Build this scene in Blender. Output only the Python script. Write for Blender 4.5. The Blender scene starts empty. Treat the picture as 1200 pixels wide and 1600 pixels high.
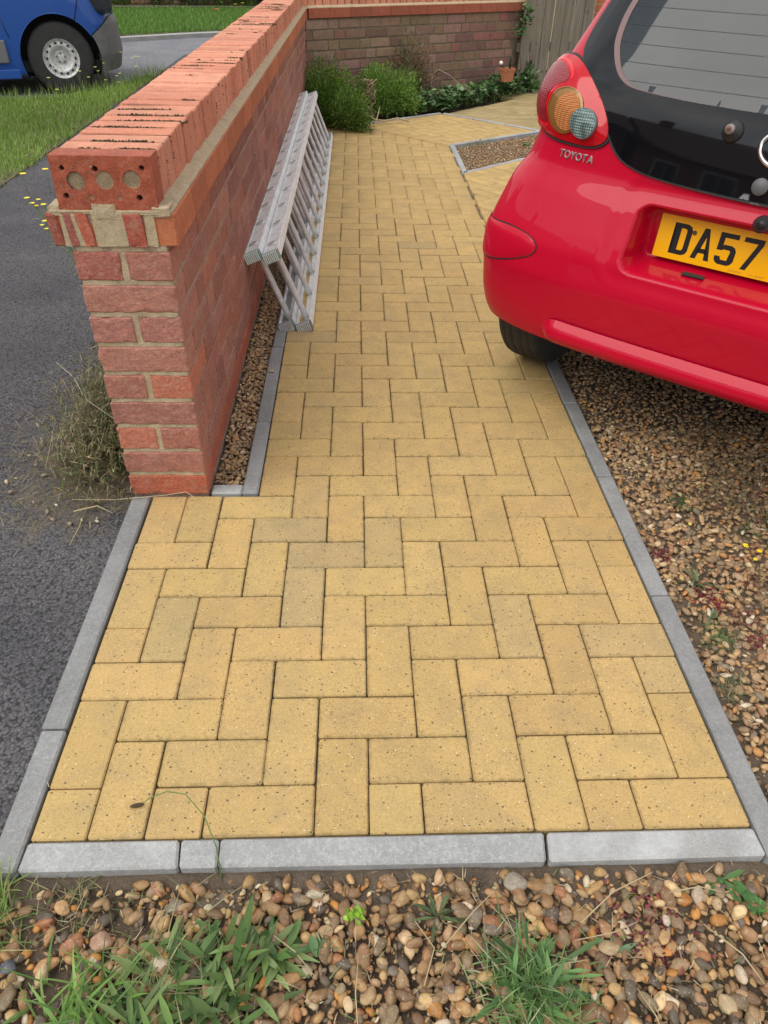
import bpy, bmesh, math, random
from mathutils import noise as mnoise
import numpy as np
from mathutils import Vector, Matrix
from mathutils.geometry import delaunay_2d_cdt

R = random.Random(7)
rng = np.random.default_rng(7)
S = bpy.context.scene
C = S.collection

# ------------------------------------------------------------------ camera, sky, sun, exposure
cam_d = bpy.data.cameras.new('camera')
cam = bpy.data.objects.new('camera', cam_d)
C.objects.link(cam)
S.camera = cam
cam_d.sensor_fit = 'VERTICAL'
cam_d.sensor_height = 36.0
cam_d.lens = 1126.54 / 1600 * 36.0
cam_d.clip_start = 0.02
cam_d.clip_end = 600
def _cam(yaw, pitch, roll, loc):
    cy, sy, cp, sp, cr, sr = math.cos(yaw), math.sin(yaw), math.cos(pitch), math.sin(pitch), math.cos(roll), math.sin(roll)
    fwd = Vector((-sy * cp, cy * cp, -sp)); right = Vector((cy, sy, 0)); up = right.cross(fwd)
    r2 = right * cr + up * sr; u2 = up * cr - right * sr
    m = Matrix((r2, u2, -fwd)).transposed().to_4x4(); m.translation = Vector(loc)
    cam.matrix_world = m
_cam(-0.048717, 0.674139, 0.027015, (-0.320949, -0.647241, 1.256528))

SUN_EL, SUN_AZ = math.radians(52), math.radians(238)     # azimuth from +Y clockwise
world = bpy.data.worlds.new('World')
S.world = world
world.use_nodes = True
wn, wl = world.node_tree.nodes, world.node_tree.links
wn.clear()
wo = wn.new('ShaderNodeOutputWorld'); bg = wn.new('ShaderNodeBackground'); sky = wn.new('ShaderNodeTexSky')
sky.sky_type = 'NISHITA'; sky.sun_disc = False; sky.sun_elevation = SUN_EL; sky.sun_rotation = SUN_AZ
tc = wn.new('ShaderNodeTexCoord'); mp = wn.new('ShaderNodeMapping'); mp.inputs['Scale'].default_value = (1, 1, 2.6)
cn = wn.new('ShaderNodeTexNoise'); cn.inputs['Scale'].default_value = 1.7; cn.inputs['Detail'].default_value = 7; cn.inputs['Roughness'].default_value = .55
cr1 = wn.new('ShaderNodeValToRGB'); cr1.color_ramp.elements[0].position = .30; cr1.color_ramp.elements[0].color = (.62, .62, .62, 1)
cr1.color_ramp.elements[1].position = .52; cr1.color_ramp.elements[1].color = (1, 1, 1, 1)
cn2 = wn.new('ShaderNodeTexNoise'); cn2.inputs['Scale'].default_value = 2.6; cn2.inputs['Detail'].default_value = 6
cr2 = wn.new('ShaderNodeValToRGB'); cr2.color_ramp.elements[0].position = .32; cr2.color_ramp.elements[0].color = (4.2, 4.5, 4.9, 1)
cr2.color_ramp.elements[1].position = .66; cr2.color_ramp.elements[1].color = (9.4, 9.3, 9.1, 1)
mx = wn.new('ShaderNodeMixRGB')
wl.new(tc.outputs['Generated'], mp.inputs['Vector'])
for n_ in (cn, cn2): wl.new(mp.outputs['Vector'], n_.inputs['Vector'])
wl.new(cn.outputs['Fac'], cr1.inputs['Fac']); wl.new(cn2.outputs['Fac'], cr2.inputs['Fac'])
wl.new(cr1.outputs['Color'], mx.inputs['Fac']); wl.new(sky.outputs['Color'], mx.inputs['Color1']); wl.new(cr2.outputs['Color'], mx.inputs['Color2'])
wl.new(mx.outputs['Color'], bg.inputs['Color']); bg.inputs['Strength'].default_value = 0.12
wl.new(bg.outputs['Background'], wo.inputs['Surface'])

sun_d = bpy.data.lights.new('sun', 'SUN'); sun = bpy.data.objects.new('sun', sun_d); C.objects.link(sun)
sun_d.energy = 1.6; sun_d.angle = math.radians(48); sun_d.color = (1.0, .95, .87)
sd = Vector((math.sin(SUN_AZ) * math.cos(SUN_EL), math.cos(SUN_AZ) * math.cos(SUN_EL), math.sin(SUN_EL)))
sun.rotation_euler = sd.to_track_quat('Z', 'Y').to_euler()
S.view_settings.view_transform = 'Standard'; S.view_settings.look = 'None'
S.view_settings.exposure = 0.47; S.view_settings.gamma = 1; S.view_settings.use_curve_mapping = False
S.cycles.max_bounces = 6; S.cycles.transparent_max_bounces = 10

# ------------------------------------------------------------------ object helpers
def tag(o, label=None, cat=None, group=None, kind=None):
    if label: o['label'] = label
    if cat: o['category'] = cat
    if group: o['group'] = group
    if kind: o['kind'] = kind
    return o
def empty(name, loc=(0, 0, 0), rz=0.0, **k):
    o = bpy.data.objects.new(name, None); o.empty_display_size = .1
    o.location = loc; o.rotation_euler = (0, 0, rz); C.objects.link(o)
    return tag(o, **k)
def link(name, me, parent=None, mats=None, loc=None, rot=None, color=None, **k):
    o = bpy.data.objects.new(name, me)
    if mats is not None and not me.materials:
        for m in (mats if isinstance(mats, (list, tuple)) else [mats]): me.materials.append(m)
    if parent: o.parent = parent
    if loc is not None: o.location = loc
    if rot is not None: o.rotation_euler = rot
    if color is not None: o.color = (*color[:3], 1)
    C.objects.link(o)
    return tag(o, **k)
def mesh_np(name, V, faces, col=None, smooth=False):
    """V (n,3); faces: list of (m,k) int arrays; col (n,3) per vertex"""
    me = bpy.data.meshes.new(name)
    V = np.asarray(V, np.float32); faces = [np.asarray(f, np.int32) for f in faces if len(f)]
    me.vertices.add(len(V)); me.vertices.foreach_set('co', V.ravel())
    nl = sum(f.size for f in faces); nf = sum(len(f) for f in faces)
    me.loops.add(nl); me.polygons.add(nf)
    me.loops.foreach_set('vertex_index', np.concatenate([f.ravel() for f in faces]))
    tot = np.concatenate([np.full(len(f), f.shape[1], np.int32) for f in faces])
    st = np.concatenate([[0], np.cumsum(tot)[:-1]]).astype(np.int32)
    me.polygons.foreach_set('loop_start', st)
    if smooth: me.polygons.foreach_set('use_smooth', np.ones(nf, bool))
    me.update(calc_edges=True)
    if col is not None:
        a = me.attributes.new('col', 'FLOAT_COLOR', 'POINT')
        c = np.ones((len(V), 4), np.float32); c[:, :3] = col
        a.data.foreach_set('color', c.ravel())
    me.validate()
    return me
def bm_mesh(name, bm, smooth=False):
    me = bpy.data.meshes.new(name); bm.to_mesh(me); bm.free()
    if smooth:
        for p in me.polygons: p.use_smooth = True
    return me
def box(bm, x0, x1, y0, y1, z0, z1, mi=0):
    vs = [bm.verts.new(p) for p in ((x0, y0, z0), (x1, y0, z0), (x1, y1, z0), (x0, y1, z0), (x0, y0, z1), (x1, y0, z1), (x1, y1, z1), (x0, y1, z1))]
    fs = []
    for f in ((0, 3, 2, 1), (4, 5, 6, 7), (0, 1, 5, 4), (1, 2, 6, 5), (2, 3, 7, 6), (3, 0, 4, 7)):
        a = bm.faces.new([vs[i] for i in f]); a.material_index = mi; fs.append(a)
    return vs, fs
def box_mesh(name, x0, x1, y0, y1, z0, z1, bev=0.0, seg=1, jit=0.0, rnd=None):
    bm = bmesh.new(); box(bm, x0, x1, y0, y1, z0, z1)
    if bev: bmesh.ops.bevel(bm, geom=bm.edges[:], offset=bev, segments=seg, profile=.5, affect='EDGES')
    if jit:
        rr = rnd or R
        for v in bm.verts: v.co += Vector((rr.uniform(-jit, jit), rr.uniform(-jit, jit), rr.uniform(-jit, jit)))
    return bm_mesh(name, bm)
def mesh_arrays(me):
    V = np.empty(len(me.vertices) * 3, np.float32); me.vertices.foreach_get('co', V)
    F = {}
    for p in me.polygons: F.setdefault(len(p.vertices), []).append(list(p.vertices))
    return V.reshape(-1, 3), {k: np.array(v, np.int32) for k, v in F.items()}
def joined(name, base_arrays, idx, T, P, cols, smooth=False):
    """copies of base meshes: idx picks the base, T (n,3,3), P (n,3), cols (n,3)"""
    VV, CC, FF, off = [], [], [], 0
    for b, (V, F) in enumerate(base_arrays):
        m = np.nonzero(idx == b)[0]
        if not len(m): continue
        W = np.einsum('nij,vj->nvi', T[m], V) + P[m][:, None]
        VV.append(W.reshape(-1, 3)); CC.append(np.repeat(cols[m], len(V), 0))
        o = off + np.arange(len(m)) * len(V)
        for k, f in F.items(): FF.append((f[None] + o[:, None, None]).reshape(-1, k))
        off += len(m) * len(V)
    return mesh_np(name, np.concatenate(VV), FF, np.concatenate(CC), smooth)
def rot_np(ax, ay, az):
    cx, sx, cy, sy, cz, sz = np.cos(ax), np.sin(ax), np.cos(ay), np.sin(ay), np.cos(az), np.sin(az)
    n = len(ax); z = np.zeros(n); o = np.ones(n)
    X = np.stack([o, z, z, z, cx, -sx, z, sx, cx], 1).reshape(n, 3, 3)
    Y = np.stack([cy, z, sy, z, o, z, -sy, z, cy], 1).reshape(n, 3, 3)
    Z = np.stack([cz, -sz, z, sz, cz, z, z, z, o], 1).reshape(n, 3, 3)
    return Z @ Y @ X
def tube_bm(bm, pts, rad, n=6, cap=True, mi=0):
    pts = [Vector(p) for p in pts]; rad = rad if isinstance(rad, (list, tuple)) else [rad] * len(pts)
    rings = []; ref = Vector((0, 0, 1))
    for i, p in enumerate(pts):
        t = (pts[min(i + 1, len(pts) - 1)] - pts[max(i - 1, 0)]).normalized()
        a = t.cross(ref)
        if a.length < .1: a = t.cross(Vector((1, 0, 0)))
        a.normalize(); b = t.cross(a)
        rings.append([bm.verts.new(p + (a * math.cos(2 * math.pi * k / n) + b * math.sin(2 * math.pi * k / n)) * rad[i]) for k in range(n)])
    for r0, r1 in zip(rings, rings[1:]):
        for k in range(n):
            f = bm.faces.new((r0[k], r0[(k + 1) % n], r1[(k + 1) % n], r1[k])); f.material_index = mi; f.smooth = True
    if cap and n > 2:
        for r in (rings[0][::-1], rings[-1]):
            try: bm.faces.new(r).material_index = mi
            except ValueError: pass
def ribbons(P0, D, side, L, W, droop, segs=4, prof=(.5, 1, .9, .6, .05), fold=0.0, wave=0.0):
    """bent leaves: base P0, unit D, unit side, length, half width, droop; returns V,F(quads)"""
    n = len(P0); t = np.linspace(0, 1, segs + 1); pr = np.interp(t, np.linspace(0, 1, len(prof)), prof)
    L = np.broadcast_to(L, n); W = np.broadcast_to(W, n); droop = np.broadcast_to(droop, n)
    c = P0[:, None] + D[:, None] * (L[:, None] * t)[..., None]
    c[..., 2] -= (droop * L)[:, None] * t ** 2
    s = side[:, None] * (W[:, None] * pr)[..., None]
    a, b = c - s, c + s
    if fold:
        up_ = np.cross(D, side); up_ *= np.sign(up_[:, 2:3] + 1e-9)
        c = c - up_[:, None] * (W[:, None] * pr * fold)[..., None]
        if wave:
            wv = np.sin(np.arange(segs + 1)[None] * 2.2 + rng.uniform(0, 6, (n, 1))) * wave * W[:, None]; a = a + up_[:, None] * wv[..., None]; b = b - up_[:, None] * wv[..., None]
        V = np.stack([a, c, b], 2).reshape(n, -1, 3)
        F = np.array([q for k in range(segs) for q in ([3 * k, 3 * k + 1, 3 * k + 4, 3 * k + 3], [3 * k + 1, 3 * k + 2, 3 * k + 5, 3 * k + 4])])
        F = (F[None] + (np.arange(n) * V.shape[1])[:, None, None]).reshape(-1, 4)
        return V.reshape(-1, 3), F, V.shape[1]
    V = np.stack([a, b], 2).reshape(n, -1, 3)
    F = np.array([[2 * k, 2 * k + 1, 2 * k + 3, 2 * k + 2] for k in range(segs)])
    F = (F[None] + (np.arange(n) * V.shape[1])[:, None, None]).reshape(-1, 4)
    return V.reshape(-1, 3), F, V.shape[1]
def dirs(n, lean_lo, lean_hi, az=None):
    az = rng.uniform(0, 2 * np.pi, n) if az is None else az
    le = rng.uniform(lean_lo, lean_hi, n)
    D = np.stack([np.cos(az) * np.sin(le), np.sin(az) * np.sin(le), np.cos(le)], 1)
    sd_ = np.stack([-np.sin(az), np.cos(az), np.zeros(n)], 1)
    return D, sd_
def pal(cols, n, jit=.15, w=None):
    cols = np.array(cols); k = rng.choice(len(cols), n, p=None if w is None else np.array(w) / sum(w))
    return np.clip(cols[k] * rng.uniform(1 - jit, 1 + jit, (n, 1)) * rng.uniform(.96, 1.04, (n, 3)), 0, 1)
def in_poly(x, y, poly):
    x = np.asarray(x); y = np.asarray(y); c = np.zeros(x.shape, bool); j = len(poly) - 1
    for i in range(len(poly)):
        xi, yi = poly[i]; xj, yj = poly[j]
        if yi != yj: c ^= ((yi > y) != (yj > y)) & (x < (xj - xi) * (y - yi) / (yj - yi) + xi)
        j = i
    return c

# ------------------------------------------------------------------ material helper
class NM:
    def __init__(s, name, rough=.8, base=(.5, .5, .5), metal=0.0, coat=0.0, spec=None, coat_rough=.03):
        s.m = bpy.data.materials.new(name); s.m.use_nodes = True
        s.t = s.m.node_tree; s.b = s.t.nodes['Principled BSDF']; s.h = None
        s.b.inputs['Roughness'].default_value = rough; s.b.inputs['Base Color'].default_value = (*base, 1)
        s.b.inputs['Metallic'].default_value = metal; s.b.inputs['Coat Weight'].default_value = coat; s.b.inputs['Coat Roughness'].default_value = coat_rough
        if spec is not None: s.b.inputs['Specular IOR Level'].default_value = spec
    def n(s, t, **k):
        x = s.t.nodes.new('ShaderNode' + t)
        for a, v in k.items(): setattr(x, a, v)
        return x
    def set(s, sock, v):
        if hasattr(v, 'is_linked') or hasattr(v, 'links'): s.t.links.new(v, sock)
        elif isinstance(v, (tuple, list)) and len(v) == 3 and sock.type == 'RGBA': sock.default_value = (*v, 1)
        else: sock.default_value = v
    def pos(s): return s.n('NewGeometry').outputs['Position']
    def obj(s): return s.n('TexCoord').outputs['Object']
    def rnd(s): return s.n('ObjectInfo').outputs['Random']
    def ocol(s): return s.n('ObjectInfo').outputs['Color']
    def acol(s): return s.n('Attribute', attribute_name='col').outputs['Color']
    def scale(s, v, sc):
        x = s.n('VectorMath', operation='MULTIPLY'); s.set(x.inputs[0], v); x.inputs[1].default_value = sc; return x.outputs[0]
    def noise(s, v, sc, det=4, ro=.55, dist=0.0):
        x = s.n('TexNoise'); s.set(x.inputs['Vector'], v); x.inputs['Scale'].default_value = sc; x.inputs['Detail'].default_value = det
        x.inputs['Roughness'].default_value = ro; x.inputs['Distortion'].default_value = dist; return x.outputs['Fac']
    def vor(s, v, sc, feat='F1', out='Distance', rand=1.0):
        x = s.n('TexVoronoi', feature=feat); s.set(x.inputs['Vector'], v); x.inputs['Scale'].default_value = sc; x.inputs['Randomness'].default_value = rand
        return x.outputs[out]
    def ramp(s, f, stops, interp='LINEAR'):
        x = s.n('ValToRGB'); s.set(x.inputs['Fac'], f); e = x.color_ramp.elements; x.color_ramp.interpolation = interp
        while len(e) < len(stops): e.new(.5)
        for a, (p, c) in zip(e, stops): a.position = p; a.color = (*((c, c, c) if isinstance(c, (int, float)) else c), 1)
        return x.outputs['Color']
    def mix(s, f, a, b, mode='MIX'):
        x = s.n('MixRGB', blend_type=mode); s.set(x.inputs['Fac'], f); s.set(x.inputs['Color1'], a); s.set(x.inputs['Color2'], b); return x.outputs['Color']
    def math(s, op, a, b=0.0):
        x = s.n('Math', operation=op); s.set(x.inputs[0], a); s.set(x.inputs[1], b); return x.outputs[0]
    def base(s, c): s.set(s.b.inputs['Base Color'], c); return s
    def rough(s, c): s.set(s.b.inputs['Roughness'], c); return s
    def bump(s, h, st=.3, d=.002):
        x = s.n('Bump'); x.inputs['Strength'].default_value = st; x.inputs['Distance'].default_value = d; s.set(x.inputs['Height'], h)
        if s.h is not None: s.t.links.new(s.h, x.inputs['Normal'])
        s.h = x.outputs['Normal']; s.t.links.new(s.h, s.b.inputs['Normal']); return s
def _done(x): return x.m

def paver_mat(name, src, edge=False):
    m = NM(name, .85); p = m.pos()
    c = m.ocol() if src == 'obj' else m.acol()
    c = m.mix(m.ramp(m.noise(p, 9, 3), [(.35, 0), (.7, .55)]), c, m.mix(1.0, c, (.80, .84, .86), 'MULTIPLY'))
    c = m.mix(m.ramp(m.noise(p, 140, 3), [(.4, 0), (.62, .35)]), c, m.mix(1.0, c, (.72, .68, .6), 'MULTIPLY'))
    gn = m.noise(m.scale(p, (1, 1.05, 1)), 560, 2, .5); c = m.mix(m.ramp(gn, [(.35, .55), (.55, 0)]), c, m.mix(1.0, c, (.62, .56, .5), 'MULTIPLY'))
    dirt = m.ramp(m.noise(p, 13, 5, .7, .5), [(.45, 0), (.70, 1)])
    pd = m.n('VectorMath', operation='ADD'); m.set(pd.inputs[0], p); nz = m.n('TexNoise'); m.set(nz.inputs['Vector'], p); nz.inputs['Scale'].default_value = 180; nsc = m.scale(nz.outputs['Color'], (.006, .006, .006)); m.set(pd.inputs[1], nsc)
    dk = m.ramp(m.vor(m.scale(pd.outputs[0], (1, 1.25, 1)), 74), [(.13, 1), (.21, 0)])
    dsel = m.ramp(m.math('ADD', m.noise(p, 44, 2), m.math('MULTIPLY', dirt, .07)), [(.47, 0), (.51, 1)])
    c = m.mix(m.math('MULTIPLY', dk, dsel), c, (.11, .085, .05))
    c = m.mix(m.math('MULTIPLY', dirt, .34), c, (.27, .215, .13))
    p2 = m.scale(p, (1.13, .9, 1)); lt = m.ramp(m.vor(p2, 150), [(.12, 1), (.20, 0)]); lsel = m.ramp(m.noise(p2, 75, 2), [(.56, 0), (.6, 1)])
    c = m.mix(m.math('MULTIPLY', lt, lsel), c, (.80, .70, .48))
    fk = m.ramp(m.noise(m.scale(p, (1, 1.3, 1)), 270, 3, .6), [(.33, .9), (.42, 0)]); fs = m.ramp(m.noise(p, 26, 3), [(.38, .25), (.62, 1)])
    c = m.mix(m.math('MULTIPLY', fk, fs), c, (.13, .09, .045))
    if edge:
        ab = m.n('VectorMath', operation='ABSOLUTE'); m.set(ab.inputs[0], m.obj()); sx_ = m.n('SeparateXYZ'); m.set(sx_.inputs[0], ab.outputs[0])
        e = m.math('MAXIMUM', m.math('SUBTRACT', sx_.outputs[0], .099), m.math('SUBTRACT', sx_.outputs[1], .049))
        e = m.math('ADD', e, m.math('MULTIPLY', m.math('SUBTRACT', m.noise(p, 55, 4, .6), .5), .030))
        c = m.mix(m.ramp(m.math('ADD', m.math('MULTIPLY', e, 30), .5), [(.30, 0), (.56, .75)]), c, m.mix(1.0, c, (.60, .62, .62), 'MULTIPLY'))
    c = m.mix(m.ramp(m.noise(p, 3.1, 4, .6), [(.42, 0), (.7, .35)]), c, m.mix(1.0, c, (.80, .80, .82), 'MULTIPLY'))
    m.base(c); m.bump(m.noise(p, 420, 3), .45, .0014); m.bump(m.math('MULTIPLY', dk, dsel), -.5, .0015)
    return m.m
M = {}
M['paver'] = paver_mat('buff_concrete_block', 'obj', True); M['paver_cut'] = paver_mat('buff_concrete_block_cut', 'obj'); M['paver_join'] = paver_mat('buff_concrete_block_far', 'attr')

def concrete_mat():
    m = NM('grey_concrete_edging', .85); p = m.pos()
    c = m.ramp(m.noise(p, 7, 5, .6), [(.3, (.26, .265, .262)), (.7, (.42, .425, .418))])
    c = m.mix(m.ramp(m.rnd(), [(0, 0), (1, .35)]), c, (.17, .175, .18))
    c = m.mix(m.ramp(m.noise(p, 120, 5, .8), [(.46, 0), (.68, .5)]), c, (.54, .54, .525))
    c = m.mix(m.ramp(m.noise(p, 5, 5, .7), [(.5, 0), (.68, .55)]), c, (.25, .245, .23))
    c = m.mix(m.ramp(m.noise(p, 330, 2), [(.6, 0), (.7, .5)]), c, (.62, .62, .6))
    c = m.mix(m.ramp(m.noise(p, 260, 2), [(.27, .5), (.36, 0)]), c, (.08, .075, .07))
    c = m.mix(1.0, c, m.ocol(), 'MULTIPLY'); m.base(c); m.bump(m.noise(p, 300, 3), .4, .0012); return m.m
M['kerb'] = concrete_mat()

def brick_mat(name, src, rough=.9, stain=(.40, .33, .25), amt=.45, wear=.6, bumpy=.85, low=.8):
    m = NM(name, rough); p = m.pos(); c = m.ocol() if src == 'obj' else m.acol()
    c = m.mix(m.ramp(m.noise(p, 22, 5, .65), [(.35, 0), (.68, .6)]), c, m.mix(1.0, c, (.62, .58, .62), 'MULTIPLY'))
    c = m.mix(m.ramp(m.noise(p, 170, 4, .6), [(.38, 0), (.64, wear)]), c, m.mix(1.0, c, (1.6, 1.5, 1.4), 'MULTIPLY'))
    c = m.mix(m.ramp(m.noise(p, 420, 3, .7), [(.33, .6), (.5, 0)]), c, m.mix(1.0, c, (.45, .40, .38), 'MULTIPLY'))
    c = m.mix(m.ramp(m.noise(p, 120, 5, .75), [(.50, 0), (.62, wear * .75)]), c, m.mix(.6, c, (.56, .40, .31)))
    c = m.mix(m.ramp(m.noise(m.scale(p, (1, 1, 1.6)), 13, 6, .7, .4), [(.56, 0), (.74, amt)]), c, stain)
    c = m.mix(m.ramp(m.noise(p, 320, 2), [(.68, 0), (.74, .45)]), c, (.60, .45, .36))
    c = m.mix(m.ramp(m.noise(m.scale(p, (1.1, .9, 1)), 240, 2), [(.27, .8), (.34, 0)]), c, (.05, .02, .018))
    m.base(c); m.bump(m.noise(p, 190, 5, .7), bumpy, .003); m.bump(m.noise(p, 36, 3), bumpy * .5 * low, .004); return m.m
M['brick'] = brick_mat('weathered_red_brick', 'obj'); M['brick_join'] = brick_mat('weathered_red_brick_far', 'attr')
M['brown_brick'] = brick_mat('brown_facing_brick', 'obj', stain=(.13, .14, .06), amt=.55, wear=.4)
M['coping'] = brick_mat('orange_coping_brick', 'obj', stain=(.20, .10, .065), amt=.5, wear=.35, bumpy=.45, low=.15)
M['corbel'] = brick_mat('orange_corbel_brick', 'obj', stain=(.26, .10, .055), amt=.4, wear=.25, bumpy=.25, low=.3)
def mortar_mat(name, a, b, stain=(.12, .12, .06)):
    m = NM(name, .95); p = m.pos()
    c = m.ramp(m.noise(p, 40, 5, .7), [(.3, a), (.7, b)])
    c = m.mix(m.ramp(m.noise(p, 9, 3), [(.55, 0), (.75, .5)]), c, stain)
    c = m.mix(m.ramp(m.vor(p, 260), [(.12, .8), (.2, 0)]), c, (.05, .04, .03))
    c = m.mix(m.ramp(m.noise(p, 500, 2), [(.62, 0), (.68, .6)]), c, (.75, .68, .5))
    m.base(c); m.bump(m.noise(p, 220, 6, .75), .9, .006); return m.m
M['mortar'] = mortar_mat('sandy_mortar', (.42, .325, .20), (.62, .50, .33), stain=(.30, .24, .15))
M['mortar_dark'] = mortar_mat('dirty_mortar', (.09, .075, .05), (.22, .18, .13))
M['black_joint'] = mortar_mat('dark_mossy_joint', (.020, .014, .011), (.06, .045, .032))
M['mortar_pink'] = mortar_mat('pink_grey_mortar', (.32, .22, .165), (.50, .37, .29), stain=(.22, .15, .11))

def simple(name, base, rough=.6, metal=0.0, coat=0.0, bump=None, var=None, spec=None):
    m = NM(name, rough, base, metal, coat, spec)
    if var:
        p = m.pos(); c = m.mix(m.ramp(m.noise(p, var[0], 5, .6), [(.3, 0), (.7, 1)]), base, var[1]); m.base(c)
    if bump: m.bump(m.noise(m.pos(), bump[0], 4), bump[1], bump[2])
    return m.m
def attr_mat(name, rough=.7, bump=None, trans=0.0, spec=.3, mottle=0.0):
    m = NM(name, rough, spec=spec); c = m.acol()
    if mottle: c = m.mix(m.ramp(m.noise(m.pos(), 90, 5, .7, .5), [(.32, 0), (.66, mottle)]), c, m.mix(1.0, c, (.5, .46, .42), 'MULTIPLY'))
    m.base(c)
    if bump: m.bump(m.noise(m.pos(), bump[0], 4), bump[1], bump[2])
    if trans:
        tr = m.n('BsdfTranslucent'); m.set(tr.inputs['Color'], c); ms = m.n('MixShader'); ms.inputs[0].default_value = trans
        out = m.t.nodes['Material Output']; m.t.links.new(m.b.outputs[0], ms.inputs[1]); m.t.links.new(tr.outputs[0], ms.inputs[2]); m.t.links.new(ms.outputs[0], out.inputs['Surface'])
    return m.m
M['leaf'] = attr_mat('leaf_green', .55, trans=.25, spec=.4)
M['hay'] = attr_mat('dry_stems', .8)
M['pebble'] = attr_mat('river_pebble', .55, (260, .35, .0012), spec=.4, mottle=.7)
M['moss'] = attr_mat('dark_moss', .95, (500, .8, .003))
def pebble_obj():
    m = NM('river_pebble_single', .5, spec=.45); p = m.obj(); c = m.ocol()
    v = m.n('VectorMath', operation='ADD'); m.set(v.inputs[0], m.pos()); m.set(v.inputs[1], m.rnd())
    q = v.outputs[0]
    c = m.mix(m.ramp(m.noise(q, 70, 5, .7, .6), [(.35, 0), (.68, .75)]), c, m.mix(1.0, c, (.48, .42, .38), 'MULTIPLY'))
    c = m.mix(m.ramp(m.noise(q, 240, 3), [(.6, 0), (.7, .5)]), c, (.55, .5, .42))
    m.base(c); m.bump(m.noise(q, 320, 4), .35, .0012); return m.m
M['pebble_obj'] = pebble_obj()
def soil_mat():
    m = NM('brown_soil', .95); p = m.pos()
    c = m.ramp(m.noise(p, 16, 6, .7), [(.25, (.06, .043, .03)), (.5, (.15, .11, .075)), (.8, (.26, .20, .14))])
    c = m.mix(m.ramp(m.noise(p, 240, 3), [(.58, 0), (.7, .7)]), c, (.26, .2, .14))
    m.base(c); m.bump(m.noise(p, 70, 7, .75), 1.0, .012); return m.m
M['soil'] = soil_mat()
def tarmac_mat(name, a, b, sp=(.30, .30, .31), stain=None):
    m = NM(name, .85, spec=.35); p = m.pos()
    c = m.ramp(m.noise(p, 2.2, 4), [(.3, a), (.7, b)])
    st = m.vor(p, 165, out='Color')
    g = m.n('RGBToBW'); m.set(g.inputs[0], st)
    c = m.mix(m.ramp(g.outputs[0], [(.2, 0), (.95, 1.0)]), c, m.mix(1.0, c, (2.0, 1.95, 1.97), 'MULTIPLY'))
    c = m.mix(m.ramp(g.outputs[0], [(.86, 0), (.92, .28)]), c, sp)
    c = m.mix(m.ramp(m.vor(p, 165), [(.45, 0), (.8, .8)]), c, (.010, .010, .011))
    if stain:
        d = m.n('VectorMath', operation='DISTANCE'); m.set(d.inputs[0], m.scale(p, (1, .72, 1))); d.inputs[1].default_value = stain
        k = m.math('SUBTRACT', m.noise(p, 14, 7, .75), m.math('MULTIPLY', d.outputs['Value'], .95))
        c = m.mix(m.ramp(k, [(.25, 0), (.44, .8)]), c, m.ramp(m.noise(p, 120, 4, .7), [(.3, (.05, .04, .025)), (.7, (.21, .17, .11))]))
    m.base(c); m.bump(m.vor(p, 165), -.8, .005); m.bump(m.noise(p, 30, 5), .4, .006); return m.m
M['tarmac'] = tarmac_mat('dark_footway_tarmac', (.048, .047, .051), (.078, .076, .080), (.2, .19, .2), (-1.12, .86, 0))
M['road'] = tarmac_mat('grey_road_asphalt', (.13, .135, .15), (.18, .185, .20))
def slab_mat():
    m = NM('buff_sandstone', .75); p = m.pos()
    c = m.ramp(m.noise(m.scale(p, (1, 2.2, 1)), 3.2, 6, .65, 1.2), [(.28, (.22, .16, .075)), (.5, (.36, .27, .13)), (.75, (.50, .40, .22))])
    c = m.mix(m.ramp(m.rnd(), [(0, 0), (1, .4)]), c, (.28, .22, .10)); m.base(c); m.bump(m.noise(p, 25, 5), .4, .006); return m.m
M['slab'] = slab_mat()
def wood_mat():
    m = NM('weathered_timber', .9); v = m.n('VectorMath', operation='ADD'); m.set(v.inputs[0], m.obj()); m.set(v.inputs[1], m.rnd()); q = v.outputs[0]
    c = m.ramp(m.noise(m.scale(q, (26, 26, 1.6)), 2.0, 6, .7, .8), [(.25, (.10, .085, .065)), (.5, (.20, .175, .14)), (.8, (.32, .285, .235))])
    kn = m.ramp(m.vor(m.scale(q, (5, 5, 3.5)), 1.6), [(.05, 1), (.13, 0)]); c = m.mix(m.math('MULTIPLY', kn, .8), c, (.06, .045, .03))
    c = m.mix(m.ramp(m.rnd(), [(0, 0), (1, .3)]), c, (.14, .13, .085)); m.base(c); m.bump(m.noise(m.scale(q, (40, 40, 2)), 2.5, 5), .5, .003); return m.m
M['wood'] = wood_mat()
def alu_mat():
    m = NM('dull_aluminium', .42, (.62, .62, .62), .05); p = m.pos()
    m.base(m.mix(m.ramp(m.noise(p, 26, 6, .7), [(.42, 0), (.75, .7)]), (.88, .90, .90), (.44, .45, .445)))
    m.rough(m.ramp(m.noise(p, 40, 4), [(.3, .32), (.7, .6)])); m.bump(m.noise(p, 130, 3), .15, .001); return m.m
M['alu'] = alu_mat()
M['rung'] = simple('rung_aluminium', (.70, .70, .71), .45, .2, var=(30, (.47, .46, .465)))
M['rib_plastic'] = simple('scuffed_pale_rib', (.74, .80, .78), .6)
M['green_plastic'] = simple('faded_green_plastic', (.02, .15, .115), .6, var=(60, (.30, .38, .35)))
M['dirt_plastic'] = simple('dirty_green_rubber', (.09, .14, .125), .8, var=(70, (.26, .28, .27)), bump=(300, .6, .003))
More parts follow.
